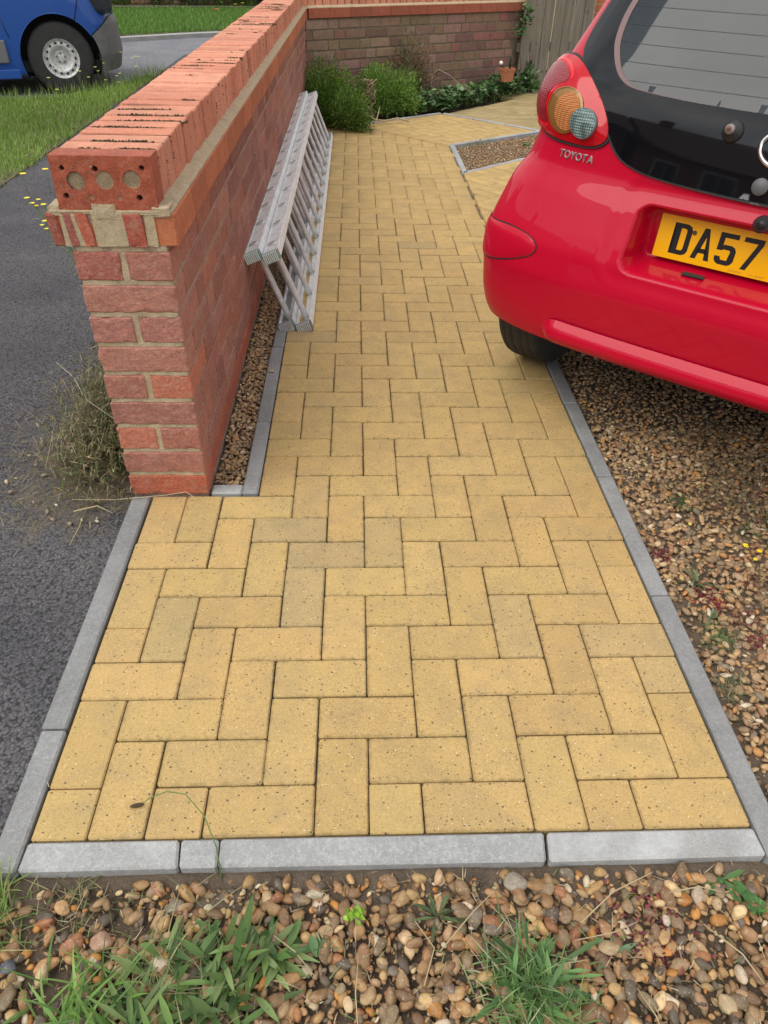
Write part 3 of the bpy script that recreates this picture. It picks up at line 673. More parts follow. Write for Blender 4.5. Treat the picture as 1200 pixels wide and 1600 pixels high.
def wall(origin, rz, length, stretch, header, cols, name_label, end, mortar, fade=None, corner=False):
    w = empty('brick_wall', origin, rz, label=name_label, cat='wall')
    T = .217
    # mortar core of the body
    me = box_mesh('mortar', .007 if end else 0, length, .0045, T - .004, -.1, 9 * CH - .001); link('mortar', me, w, mortar)
    nobj = 0; jl = []
    for i in range(9):
        z = i * CH + .001; x = 0.0; full = i in (0, 1, 3, 5, 7)
        if end:
            if full:
                # one brick across the end face
                me = rough_brick(0, .1025, 0, .217, 0, .0655, i); me.materials.append(M['brick'])
                c = ORANGE if i == 0 else R.choice(ENDC); link('brick', me, w, loc=(R.uniform(-.001, .001), 0, z), color=c); x = .1125; nxt = 'S'
                if i == 0: c = ORANGE
            else:
                for yy, cc in ((0, {4: (.45, .15, .09), 2: (.36, .14, .10)}.get(i, R.choice(ENDC))), (.1145, {2: (.46, .16, .10), 8: (.36, .12, .09)}.get(i, R.choice(ENDC)))):
                    me = rough_brick(0, .212, 0, .1025, 0, .0655, i + yy * 40); me.materials.append(M['brick'])
                    link('brick', me, w, loc=(R.uniform(-.0012, .0012), yy, z), color=cc)
                x = .2225; nxt = 'H'
        else: nxt = 'SH'[i % 2]; x = -.05 * (i % 2)
        k = 0
        while x < length - .03:
            L = .212 if nxt == 'S' else .1025
            if R.random() < .12: L = .212 if L < .15 else .1025
            c = np.array(R.choice(cols)) * R.uniform(.88, 1.1)
            if end and i == 0: c = np.array(ORANGE) * R.uniform(.8, 1.05)
            if fade: c = c * fade(x, z)
            lx = x + L / 2
            if x + L > length: break
            loc = (lx, R.uniform(-.0022, .0012), z + R.uniform(-.001, .001))
            ra = R.uniform(-.006, .006)
            if nobj < 276: link('brick', R.choice(stretch if L > .15 else header), w, loc=loc, rot=(0, 0, ra), color=tuple(c)); nobj += 1
            else: jl.append((L > .15, loc, c))
            x += L + .0105; nxt = 'H' if nxt == 'S' else 'S'
        # hidden face bricks
        x = .11
        while x < length - .25:
            jl.append((True, (x + .106, T - .1, z), np.array(R.choice(cols)))); x += .2225
    bases = [mesh_arrays(stretch[0]), mesh_arrays(header[0])]
    idx = np.array([0 if a else 1 for a, _, _ in jl]); P = np.array([p for _, p, _ in jl], float); P[:, 1] = np.where(P[:, 1] > .05, P[:, 1] + .002, P[:, 1])
    link('brick', joined('bricks_rest', bases, idx, np.repeat(np.eye(3)[None], len(jl), 0), P, np.array([c for _, _, c in jl])), w, M['brick_join'], kind='stuff')
    # corbel course, mortar bed and fillets
    zc = 9 * CH + .001
    link('mortar_bed', box_mesh('mortar_bed', .004 if end else 0, length, .008, T - .008, zc - .008, zc + .079), w, mortar)
    x = .004 if end else 0.02; first = True
    while x < length - .02:
        L = .211 if not first else .30
        L = min(.211, length - x)
        o = link('corbel_brick', R.choice(CORM), w, loc=(x, -.0205 + R.uniform(-.0015, .0015), zc), rot=(0, 0, R.uniform(-.004, .004)), color=np.array((.46, .15, .065) if end else (.34, .095, .05)) * R.uniform(.85, 1.08))
        o.scale = (L / .211, 1, 1)
        o = link('corbel_brick', R.choice(CORM), w, loc=(x, T + .0205 - .1, zc), color=np.array((.50, .14, .05)) * R.uniform(.85, 1.08)); o.scale = (L / .211, 1, 1)
        x += L + .002; first = False
    n = int(length / .02); V, F = [], []
    for sgn, y0, y1 in ((1, .0115, -.0195), (-1, T - .0115, T + .0195)):
        b = len(V)
        for k in range(n + 1):
            x = .004 + (length - .004) * k / n; j = R.uniform(-.0016, .0016)
            V += [(x, y0 + .006 * sgn, zc + .094 + j), (x, y0 - .001 * sgn + j, zc + .090 + j), (x, (y0 + y1) / 2, zc + .0835 + R.uniform(-.0012, .0012)), (x, y1 + .0012 * sgn + R.uniform(-.0008, .0008), zc + .076 + j * .3), (x, y1 + .0015 * sgn, zc + .070)]
        for k in range(n):
            for l in range(4):
                a = b + k * 5 + l; F.append((a, a + 1, a + 6, a + 5) if sgn < 0 else (a, a + 5, a + 6, a + 1))
        F.append([b + l for l in range(5)])
    me = bpy.data.meshes.new('mortar_fillet'); me.from_pydata(V, [], F); link('mortar_fillet', me, w, M['mortar'])
    # coping
    zk = zc + .079
    link('coping_mortar', box_mesh('coping_mortar', .03 if end else -.05, length, .0135, T - .0045, zk, zk + .1045), w, M['black_joint'])
    x = 0 if end else -.04; jn = []
    while x < length - .03:
        if not (end and x == 0):
            o = link('coping_brick', R.choice(COPM), w, loc=(x, .0095 + R.uniform(-.0022, .0022), zk + R.uniform(-.0012, .0008)), rot=(R.uniform(-.004, .004), 0, R.uniform(-.008, .008)), color=np.array(R.choice(COP)) * R.uniform(.9, 1.08))
            o.scale = (R.uniform(1.0, 1.05), 1, 1)
        jn.append(x + .07); x += .0745 + R.uniform(-.0008, .0008)
    return w, zk, jn, T

w1, zk, joints, T = wall((-.7405, 1.005, 0), math.pi / 2, 5.86, BS, BH, RED, 'long low red brick garden wall with a brick on edge coping beside the yellow path', True, M['mortar_pink'])
w2, zk2, joints2, _ = wall((-.7335, 6.69, .0), math.radians(34), 2.62, BSn, BHn, BROWN, 'brown brick garden wall across the end of the path behind the shrubs', False, M['mortar_dark'],
                  fade=lambda x, z: np.array((1.0, 1.05, .9)) if (z > .35 and x < 1.4) else np.array((1.08, .95, .98)))

# cored end brick of the coping: a modelled face with its filled and empty holes
def end_brick():
    nx, nz = 108, 54; W, H = .2125, .109
    Y, Z = np.meshgrid(np.linspace(0, W, nx), np.linspace(0, H, nz))
    holes = []; 
    for cx, cz, r, d, kind in ((.047, .046, .0175, -.0035, 1), (.104, .048, .0175, -.002, 1), (.1645, .050, .0175, -.005, 1),
                               (.022, .023, .0042, -.014, 2), (.120, .026, .0052, -.014, 2), (.188, .025, .0042, -.014, 2), (.048, .021 + .05, .0, 0, 2),
                               (.192, .080, .0048, -.014, 2), (.037, .083, .0052, -.014, 2), (.139, .083, .0044, -.002, 1), (.079, .083, .0040, -.0015, 1), (.128, .020, .003, -.001, 1)):
        holes.append((cx, H - cz if False else H - cz, r, d, kind))
    X = np.zeros_like(Y); col = np.zeros(Y.shape + (3,)); col[:] = (.36, .085, .04)
    r_ = np.random.default_rng(5)
    for k in range(26):
        a, b, p, q = r_.uniform(20, 190), r_.uniform(20, 190), r_.uniform(0, 6), r_.uniform(.00004, .00016); X += q * np.sin(Y * a + Z * b * r_.choice([-1, 1]) + p)
    col *= (1 + 90 * X[..., None] * 1.0)
    for cx, cz, r, d, kind in holes:
        if r <= 0: continue
        dd_ = np.hypot(Y - cx, Z - cz); m = np.clip((r - dd_) / .0018 + .5, 0, 1); X = X * (1 - m * .5) + m * d
        c = np.array((.27, .215, .13)) * r_.uniform(.8, 1.15) if kind == 1 else np.array((.012, .006, .005)); col = col * (1 - m[..., None]) + c * m[..., None]
    ring = (np.abs(np.hypot(Y - .1645, Z - (H - .050)) - .0178) < .0011); col[ring] = (.09, .04, .03)
    V = np.stack([-X, Y, Z], -1).reshape(-1, 3)      # local x = outwards is -x
    V[:, 0] = -V[:, 0] * -1
    i = np.arange(nz - 1)[:, None] * nx + np.arange(nx - 1)[None]
    F = np.stack([i, i + nx, i + nx + 1, i + 1], -1).reshape(-1, 4)
    e0 = len(V); ed = [0, nx - 1, nx * nz - 1, nx * (nz - 1)]
    bk = V[ed].copy(); bk[:, 0] = .062; V = np.concatenate([V, bk]); c_ = np.concatenate([col.reshape(-1, 3), np.tile((.36, .10, .055), (4, 1))])
    rows = [list(range(nx)), [nx - 1 + k * nx for k in range(nz)], [nx * nz - 1 - k for k in range(nx)], [nx * (nz - 1) - k * nx for k in range(nz)]]
    me = bpy.data.meshes.new('coping_brick')
    faces = F.tolist() + [rows[0] + [e0 + 1, e0], rows[1] + [e0 + 2, e0 + 1], rows[2] + [e0 + 3, e0 + 2], rows[3] + [e0, e0 + 3], [e0, e0 + 1, e0 + 2, e0 + 3]]
    me.from_pydata(V.tolist(), [], faces); a = me.attributes.new('col', 'FLOAT_COLOR', 'POINT'); a.data.foreach_set('color', np.concatenate([c_, np.ones((len(c_), 1))], 1).astype(np.float32).ravel())
    me.validate(); return me
me = end_brick()
o = link('coping_brick', me, w1, brick_mat('cored_end_brick', 'attr', stain=(.42, .17, .1), amt=.3, wear=.35, bumpy=.8), loc=(.0, .0085, zk), label='cored end brick with round mortar filled holes')
# broken bricks and mortar lumps of the corbel course on the end face (local y runs from the path side to the footway side)
zc = 9 * CH + .001
def lump(name, y0, y1, z0, z1, x0, mat, color=None, slant=0.0, seed=0):
    bm = bmesh.new(); rr = random.Random(seed); vs, fs = box(bm, x0, .05, y0, y1, z0, z1)
    for v in vs:
        if v.co.z > (z0 + z1) / 2: v.co.y += slant
    bmesh.ops.bevel(bm, geom=bm.edges[:], offset=.004, segments=2, profile=.6, affect='EDGES')
    for v in bm.verts: v.co += Vector((rr.uniform(-.0012, .0012), rr.uniform(-.0015, .0015), rr.uniform(-.0015, .0015)))
    return link(name, bm_mesh(name, bm), w1, mat, color=color)
def Y_(u): return -.7405 * -1 and (-(u) * .1 - .7405)          # world X (dm) -> local y
for u0, u1, sl, c in ((-9.90, -9.68, .008, (.30, .085, .055)), (-9.55, -9.36, .006, (.30, .09, .07)), (-9.23, -8.97, .012, (.42, .11, .06)), (-8.28, -7.86, .004, (.38, .09, .055))):
    lump('brick', Y_(u1), Y_(u0), zc + .001, zc + .072, -.003, M['brick'], c, sl, int(-u0 * 10))
for u0, u1, z0, z1, x0 in ((-9.68, -9.1, 0, .071, -.001), (-8.98, -8.26, 0, .079, -.003), (-8.92, -8.42, .06, .093, -.0045), (-7.86, -7.62, .0, .08, .0), (-9.86, -7.5, .0705, .081, -.0015), (-7.66, -7.27, .064, .088, -.0008), (-9.88, -9.62, .064, .088, -.0008)):
    lump('mortar', Y_(u1), Y_(u0), zc + z0, zc + z1, x0, M['mortar'], None, 0, int(-u1 * 7))
for i in (1, 2, 3, 4, 5, 6, 7, 8, 9):                              # sandy bed joints on the end face
    me = rough_brick(.0030, .05, .005, .212, i * CH - .0130, i * CH + .0030, i + 50, .0035); link('mortar', me, w1, M['mortar'])
for i in (2, 4, 6, 8): link('mortar', box_mesh('mortar', .003, .05, .1005, .1165, i * CH - .003, (i + 1) * CH - .005, .001, 1, .001), w1, M['mortar'])

# moss in the coping joints
def moss(w, js, T, zk, dens, nm):
    P, Cc = [], []
    for x in js:
        fx = max(0, .5 + .9 * math.sin(x * 5.1) + .5 * math.sin(x * 13.7))
        for _ in range(int(R.choice([0, 1, 1, 2, 3]) * dens * fx + .5)):
            y0 = R.uniform(.03, T - .04); ln = R.choice([.006, .012, .02, .035, .055]) * R.uniform(.7, 1.3)
            for k in range(int(ln * 1900)):
                P.append((x + R.gauss(0, .0035), y0 + R.uniform(-ln, ln) * .9, zk + .1055 + R.uniform(-.002, .0025), R.uniform(.0015, .0040))); Cc.append(R.choice([(.05, .036, .022), (.08, .058, .03), (.03, .022, .016), (.09, .08, .035), (.14, .11, .055)]))
        for k in range(R.choice([0, 2, 5, 9])):          # dark growth in the side joint
            P.append((x + R.gauss(0, .0015), .0085 + R.uniform(-.001, .001), zk + R.uniform(.03, .108), R.uniform(.001, .0024))); Cc.append((.018, .013, .01))
        for k in range(R.choice([10, 24, 40])): P.append((x + R.gauss(0, .0025), R.uniform(.01, T - .01), zk + .1035 + R.uniform(-.001, .002), R.uniform(.001, .0019))); Cc.append((.03, .022, .015))
    P = np.array(P); r = np.random.default_rng(3); n = len(P)
    Tm = rot_np(r.uniform(0, 6, n), r.uniform(0, 6, n), r.uniform(0, 6, n)) * P[:, 3][:, None, None] * r.uniform(.7, 1.4, (n, 1, 3))
    link('moss', joined('moss', [PEB1[0]], np.zeros(n, int), Tm, P[:, :3], np.array(Cc)), w, M['moss'], kind='stuff')
moss(w1, joints, T, zk, 1.9, 'moss'); moss(w2, joints2, T, zk, .4, 'moss')
# dark cracks across the mortar fillet
for k in range(0):
    x = R.uniform(.15, 3.6); link('crack', box_mesh('crack', x, x + R.uniform(.0016, .003), -.016, .010, zc + .0835, zc + .0845, 0, 1, .0012), w1, M['black'])

# ================================================================== fence and house corner
fo = empty('wooden_fence', (1.375, 8.02, 0), math.radians(22), label='tall weathered grey vertical board fence at the end of the brown brick wall', cat='fence')
xx = -.01
for i in range(7):
    bw = .115 + R.uniform(-.003, .003)
    me = box_mesh('board', 0, bw, -.006, .010, .02, 1.85 + R.uniform(-.01, .01), .002)
    link('board', me, fo, M['wood'], loc=(xx, -.004 * (i % 2), 0), rot=(0, R.uniform(-.004, .004), .07)); xx += bw + .006
for z in (.35, 1.0, 1.6): link('rail', box_mesh('rail', -.02, xx, .012, .055, z, z + .08, .003), fo, M['wood'])
link('post', box_mesh('post', xx - .1, xx, .05, .15, 0, 1.9, .004), fo, M['wood'])
ho = empty('brick_house', (2.22, 8.50, 0), math.radians(8), label='orange brick corner of a house behind the weathered fence', cat='house')
link('wall', box_mesh('wall', .004, 7, .004, 6, 0, 5.0), ho, M['mortar'])
BO = [box_mesh('brick', 0, .215, 0, .05, 0, .065, .003, 1, .001, random.Random(k + 70)) for k in range(3)]
for b in BO: b.materials.append(M['corbel'])
hb = []
for i in range(64):
    for k in range(31):
        if not (8 <= i < 28 and k < 5): hb.append((k * .225 + (0 if i % 2 else .1125), 0, i * .075))
hb = np.array(hb); link('brick', joined('house_bricks', [mesh_arrays(BO[0])], np.zeros(len(hb), int), np.repeat(np.eye(3)[None], len(hb), 0), hb, pal([(.52, .17, .07)], len(hb), .12)), ho, M['brick_join'], kind='stuff')
for i in range(20):
    x = -.0 if i % 2 else -.1125
    for k in range(5):
        if x < 0: o = link('brick', BO[k % 3], ho, loc=(0, 0, .6 + i * .075), color=np.array((.52, .17, .07)) * R.uniform(.85, 1.1)); o.scale = (.478, 1, 1)
        else: link('brick', BO[k % 3], ho, loc=(x, 0, .6 + i * .075), color=np.array((.52, .17, .07)) * R.uniform(.85, 1.1))
        x = x + .225
bm = bmesh.new(); vs = [bm.verts.new(p) for p in ((-.3, -.3, 4.95), (7.3, -.3, 4.95), (7.3, 6.3, 4.95), (-.3, 6.3, 4.95), (-.3, 3, 7.4), (7.3, 3, 7.4))]
for f in ((0, 1, 5, 4), (2, 3, 4, 5), (0, 4, 3), (1, 2, 5), (0, 3, 2, 1)): bm.faces.new([vs[i] for i in f])
link('roof', bm_mesh('roof', bm), ho, simple('roof_tiles', (.12, .07, .055), .85, bump=(12, .5, .03)))

# ================================================================== aluminium ladder
def ladder():
    la = empty('extension_ladder', (-.5, 2.11, 0), 0, label='two section aluminium ladder lying on edge against the brick wall', cat='ladder')
    tl = math.radians(21.5)          # lean of the rung plane towards the wall
    up = Vector((-math.sin(tl), 0, math.cos(tl))); nrm = Vector((math.cos(tl), 0, math.sin(tl)))
    Ln, Hh, dn, th = 3.56, .335, .062, .030
    for sec in range(2):
        base = Vector((0.005 - sec * .067, 0, .012)) if sec == 0 else Vector((-.066, .004, .010))
        def P(w, y, n): return base + up * w + nrm * (n - dn) + Vector((0, y, 0))
        for side_ in range(2):
            w0 = 0 if side_ == 0 else Hh - .003; dirw = 1 if side_ == 0 else -1
            # C channel: web outside, lips facing the rungs
            prof = [(0, 0), (0, dn), (th, dn), (th, dn - .004), (.0035, dn - .004), (.0035, .004), (th, .004), (th, 0)]
            bm = bmesh.new(); r0 = [bm.verts.new(P(w0 + dirw * a, 0, b)) for a, b in prof]; r1 = [bm.verts.new(P(w0 + dirw * a, Ln, b)) for a, b in prof]
            for k in range(8): bm.faces.new((r0[k], r0[(k + 1) % 8], r1[(k + 1) % 8], r1[k]))
            for r in (r0[::-1], r1): bm.faces.new(r)
            for b0 in (.003, dn - .006):     # raised beads along the web
                q0 = [bm.verts.new(P(w0 - dirw * a, .0, b)) for a, b in ((0, b0), (.002, b0), (.002, b0 + .003), (0, b0 + .003))]
                q1 = [bm.verts.new(P(w0 - dirw * a, Ln, b)) for a, b in ((0, b0), (.002, b0), (.002, b0 + .003), (0, b0 + .003))]
                for k in range(4): bm.faces.new((q0[k], q0[(k + 1) % 4], q1[(k + 1) % 4], q1[k]))
            bmesh.ops.recalc_face_normals(bm, faces=bm.faces[:])
            link('stile', bm_mesh('stile', bm), la, M['alu'])
            # ribbed end caps
            for e, y0, y1 in ((0, -.016, .012), (1, Ln - .012, Ln + .014)):
                bm = bmesh.new()
                c8 = [P(w0 - dirw * .002, y0, -.001), P(w0 - dirw * .002, y0, dn + .001), P(w0 + dirw * .031, y0, dn + .001), P(w0 + dirw * .031, y0, -.001)]
                c8 += [p + Vector((0, y1 - y0, 0)) for p in c8]; vs = [bm.verts.new(p) for p in c8]
                for f in ((0, 1, 2, 3), (7, 6, 5, 4), (0, 4, 5, 1), (1, 5, 6, 2), (2, 6, 7, 3), (3, 7, 4, 0)): bm.faces.new([vs[i] for i in f])
                for k in range(8):
                    n0 = .003 + k * .0073
                    rr = [P(w0 - dirw * .0035, y0 - .004, n0), P(w0 - dirw * .0035, y0 - .004, n0 + .0036), P(w0 + dirw * .032, y0 - .004, n0 + .0036), P(w0 + dirw * .032, y0 - .004, n0)]
                    rr += [p + Vector((0, .02, 0)) for p in rr]; vs = [bm.verts.new(p) for p in rr]
                    for f in ((0, 1, 2, 3), (7, 6, 5, 4), (0, 4, 5, 1), (1, 5, 6, 2), (2, 6, 7, 3), (3, 7, 4, 0)): bm.faces.new([vs[i] for i in f]).material_index = 1
                bmesh.ops.recalc_face_normals(bm, faces=bm.faces[:])
                link('end_cap', bm_mesh('end_cap', bm), la, [M['green_plastic'], M['rib_plastic']] if side_ else [M['dirt_plastic'], M['rung']])
        for k in range(14):
            y = .10 + k * .258
            if y > Ln - .05: break
            bm = bmesh.new(); cy = dn / 2
            a, b = P(.002, y, cy), P(Hh - .004, y, cy); ax = (b - a).normalized(); s1 = Vector((0, 1, 0)); s2 = ax.cross(s1)
            rings = []
            for p in (a, b): rings.append([bm.verts.new(p + s1 * math.cos(t) * .0135 + s2 * math.sin(t) * .0125) for t in np.linspace(0, 2 * math.pi, 12, False)])
            for j in range(12): bm.faces.new((rings[0][j], rings[0][(j + 1) % 12], rings[1][(j + 1) % 12], rings[1][j])).smooth = True
            link('rung', bm_mesh('rung', bm), la, M['rung'])
            # swaged rung end standing proud of the upper stile
            bm = bmesh.new(); c0 = P(Hh - .0035, y, cy)
            lo = []
            for rr_, hh in ((.022, 0), (.020, .006), (.014, .008), (.011, .001)): lo.append([bm.verts.new(c0 + up * hh + s1 * math.cos(t) * rr_ * .62 + s2 * math.sin(t) * rr_ + s2 * 0) for t in np.linspace(0, 2 * math.pi, 14, False)])
            for r0_, r1_ in zip(lo, lo[1:]):
                for j in range(14): bm.faces.new((r0_[j], r0_[(j + 1) % 14], r1_[(j + 1) % 14], r1_[j])).smooth = True
            bm.faces.new(lo[-1])
            link('rung_end', bm_mesh('rung_end', bm), la, M.get('swage') or M.setdefault('swage', simple('scuffed_swage', (.58, .58, .58), .4, .3)))
    return la
ladder()
# ================================================================== parked red hatchback
CZ=np.array([1.9,2.3,2.6,3.1,3.7,4.8,5.6,6.1,7.0,7.35,7.55,8.2,9.0,9.6,10.1,11.3,12.8,13.7,14.2,14.5,14.65])
CW=np.array([7.3,7.6,7.76,7.95,8.07,8.1,8.1,7.98,7.72,7.54,7.38,7.2,7.15,7.05,6.88,6.40,5.95,5.55,5.1,4.2,1.0])
CQ=np.array([-.5,-.8,-.9,-1.1,-1.2,-1.32,-1.2,-1.02,-.66,-.46,-.38,-.25,-.07,.11,.34,1.0,1.9,2.6,3.4,5.0,8.5])
CF=np.array([31.6,32,32.3,32.6,32.6,32.4,32.2,31.9,31.0,30.5,30.1,28.4,26.2,25.0,24.2,22.4,19.8,18.0,16.6,14.8,11.5])
ZF=np.linspace(1.9,14.65,256)
def _sm(v):
    x=np.interp(ZF,CZ,v)
    for i in range(7):
        y=x.copy(); y[1:-1]=.25*x[:-2]+.5*x[1:-1]+.25*x[2:]; x=y
    return x
FW,FQ,FF=_sm(CW),_sm(CQ),_sm(CF)
ND=3.5; DD=2.3; NT=400; SL=6.0
_tab=[]
for k in range(len(ZF)):
    W,Q=FW[k],FQ[k]; D=min(DD,W*.6)
    th=np.linspace(0,np.pi/2,600); s=W*np.sin(th)**(2/ND); q=Q+D-D*np.cos(th)**(2/ND)
    s=np.append(s,W); q=np.append(q,Q+D+SL)
    a=np.concatenate([[0],np.cumsum(np.hypot(np.diff(s),np.diff(q)))])
    f=np.linspace(0,a[-1],NT); _tab.append((a[-1],np.interp(f,a,s),np.interp(f,a,q)))
LT=np.array([t[0] for t in _tab]); ST=np.array([t[1] for t in _tab]); QT=np.array([t[2] for t in _tab])
def surf(u,z):
    "u arclength from the rear centre line (signed), z height -> s,q (car frame, dm)"
    sg=np.sign(u); u=np.abs(u); zi=np.clip((z-1.9)/(14.65-1.9)*255,0,254.999); i=zi.astype(int); f=zi-i
    def at(T,i):
        x=np.clip(u/LT[i]*(NT-1),0,NT-1.001); j=x.astype(int); g=x-j; return T[i,j]*(1-g)+T[i,j+1]*g
    s=at(ST,i)*(1-f)+at(ST,i+1)*f; q=at(QT,i)*(1-f)+at(QT,i+1)*f
    return s*np.where(sg==0,1,sg),q
def P3(u,z):
    u=np.asarray(u,float); z=np.asarray(z,float); s,q=surf(u,z); return np.stack([s,q,z],-1)
def N3(u,z):
    u=np.asarray(u,float); z=np.asarray(z,float); z=np.clip(z,1.96,14.55)
    e=.05; a=P3(u+e,z)-P3(u-e,z); b=P3(u,z+e)-P3(u,z-e); n=np.cross(b,a); n/=np.linalg.norm(n,axis=-1,keepdims=True)+1e-9
    c=P3(u,z)-np.array([0,12.,7.]); sg=np.sign((n*c).sum(-1,keepdims=True)); return n*sg
car = empty('parked_car', (.705, 1.181, 0), math.radians(-40), label='cherry red small hatchback parked over the gravel bed, yellow rear plate facing the path', cat='car')
def sstep(x): x = np.clip(x, 0, 1); return x * x * (3 - 2 * x)
def rrect(s, z, cs, cz, hw, hh, r):
    dx = np.abs(s - cs) - (hw - r); dz = np.abs(z - cz) - (hh - r)
    return np.hypot(np.maximum(dx, 0), np.maximum(dz, 0)) + np.minimum(np.maximum(dx, dz), 0) - r
GL = [(-5.08, 13.35), (-5.45, 12.6), (-5.75, 12.0), (-5.94, 11.32), (-6.10, 10.9), (-6.18, 10.5), (-6.13, 10.2), (-5.80, 9.85), (-5.30, 9.48), (-4.92, 9.14), (-4.62, 8.72), (-4.36, 8.38), (-4.05, 8.10), (-3.73, 7.95), (-3.22, 7.82), (-2.32, 7.74), (-1.2, 7.69), (0, 7.66)]
GLASS = GL + [(-u, z) for u, z in GL[:-1][::-1]]
WN = [(-3.6, 13.0), (-4.35, 12.75), (-4.75, 12.3), (-5.02, 11.75), (-5.16, 11.35), (-5.25, 11.0), (-5.22, 10.52), (-5.05, 10.2), (-4.78, 9.86), (-4.45, 9.66), (-4.05, 9.58), (-2.81, 9.50), (-1.2, 9.46), (0, 9.45)]
WIN = WN + [(-u, z) for u, z in WN[:-1][::-1]]
def disp(P, u):
    """number plate recess, pull slot and the dished belt, pushed along +q"""
    s, q, z = P[..., 0].copy(), P[..., 1].copy(), P[..., 2].copy()
    d = rrect(s, z, 0, 6.33, 3.05, .80, .32)
    tgt = .06 + .103 * (6.89 - z) / 1.11
    m = 1 - sstep((d + .16) / .20); q = np.where((q < tgt) & (np.abs(s) < 4), q + (tgt - q) * m, q)
    d2 = rrect(s, z, 0, 6.42, 3.5, 1.15, .5); q += .05 * (1 - sstep((d2 + .1) / .4)) * (np.abs(s) < 5) * (1 - m)
    return np.stack([s, q, z], -1)
def body():
    NU, NS, NF = 150, 46, 40
    zr = np.concatenate([np.linspace(2.82, 5.3, 30), np.linspace(5.37, 7.4, 44), np.linspace(7.5, 10.4, 36), np.linspace(10.6, 14.0, 26), np.linspace(14.1, 14.64, 9)])
    rows = []
    for z in zr:
        k = min(int((z - 1.9) / 12.75 * 255), 254); L = np.interp(z, ZF, LT) ; W = np.interp(z, ZF, FW); F = np.interp(z, ZF, FF)
        ul = np.linspace(-(L - SL + .0), 0, NU)
        Pr = disp(P3(ul, np.full(NU, z)), ul)
        q0 = Pr[0, 1]; Dn = min(4.5, W * .75); q1 = max(F - Dn, q0 + .2)
        sw = -W * (1 + .012 * np.sin(np.linspace(0, np.pi, NS)))
        Ps = np.stack([sw, np.linspace(q1, q0, NS + 1)[:NS], np.full(NS, z)], -1)
        th = np.linspace(np.pi / 2, 0, NF + 1)[1:][::-1]
        Pf = np.stack([-W * np.sin(th) ** (2 / 2.6), F - Dn + Dn * np.cos(th) ** (2 / 2.6), np.full(NF, z)], -1)
        half = np.concatenate([Pf, Ps, Pr]); other = half[:-1][::-1] * np.array([-1, 1, 1])
        rows.append(np.concatenate([half, other[:-1]]))
    V = np.stack(rows); nz, nc = V.shape[:2]
    return V, nz, nc, zr, NU, NS, NF
BV, nz_, nc_, zr_, NU_, NS_, NF_ = body()
idx_ = np.arange(nz_ * nc_).reshape(nz_, nc_); nx_ = np.roll(idx_, -1, 1)
Fq = np.stack([idx_[:-1], nx_[:-1], nx_[1:], idx_[1:]], -1).reshape(-1, 4)
cen = BV.reshape(-1, 3)[Fq].mean(1); nrm_col = np.tile(np.arange(nc_), nz_ - 1)
WCH = [(-7.2, 3.65), (7.2, 3.65), (-7.2, 27.0), (7.2, 27.0)]
arch = np.zeros(len(Fq), bool)
for cx, cq in WCH: arch |= (np.sign(cen[:, 0]) == np.sign(cx)) & (np.abs(cen[:, 0]) > 5.2) & (np.hypot(cen[:, 1] - cq, (cen[:, 2] - 2.75)) < 3.0)
rearwin = np.zeros(len(Fq), bool)
ucen = np.zeros(len(Fq))
colu = nrm_col; nh = NF_ + NS_ + NU_
isrear = ((colu >= NF_ + NS_) & (colu < nh)) | ((colu >= nh - 1) & (colu < nh + NU_ - 2))
Lc = np.interp(cen[:, 2], ZF, LT) - SL
tt_ = np.where(colu < nh, (colu - NF_ - NS_ + .5) / (NU_ - 1) - 1, (colu - nh + 1.5) / (NU_ - 1))
uc = tt_ * Lc
# erode the window outline a little so the frame covers the jagged edge
rearwin = isrear & in_poly(uc, cen[:, 2], [(u * .975, z + (.12 if z < 10 else -.1)) for u, z in WIN])
sidewin = (np.abs(cen[:, 0]) > 4) & (cen[:, 1] > 6.3) & (cen[:, 1] < 22.6) & (cen[:, 2] > 9.7) & (cen[:, 2] < 13.3) & (cen[:, 1] < 24.2 - (cen[:, 2] - 9.7) * 1.7) & (cen[:, 1] > 6.3 + (cen[:, 2] - 9.7) * .3) & ~((cen[:, 1] > 13.6) & (cen[:, 1] < 14.5))
wind = (colu < NF_) | (colu >= nc_ - NF_); wind &= (cen[:, 2] > 9.7) & (cen[:, 2] < 13.7) & (np.abs(cen[:, 0]) < np.interp(cen[:, 2], ZF, FW) * .86)
keep = ~(arch | rearwin | sidewin | wind)
Vb = BV.reshape(-1, 3) * .1
def sub(name, mask, mat, parent=car, off=0.0, **k):
    f = Fq[mask]; u_, inv = np.unique(f.ravel(), return_inverse=True)
    return link(name, mesh_np(name, Vb[u_], [inv.reshape(-1, 4)], smooth=True), parent, mat, **k)
f = Fq[keep]; top = [idx_[-1].tolist()]
me = mesh_np('body', Vb, [f, np.array(top)], smooth=True)
link('body', me, car, M['red'])
sub('side_window', sidewin & (cen[:, 0] < 0), M['glass']); sub('side_window', sidewin & (cen[:, 0] > 0), M['glass']); sub('windscreen', wind, M['glass'])

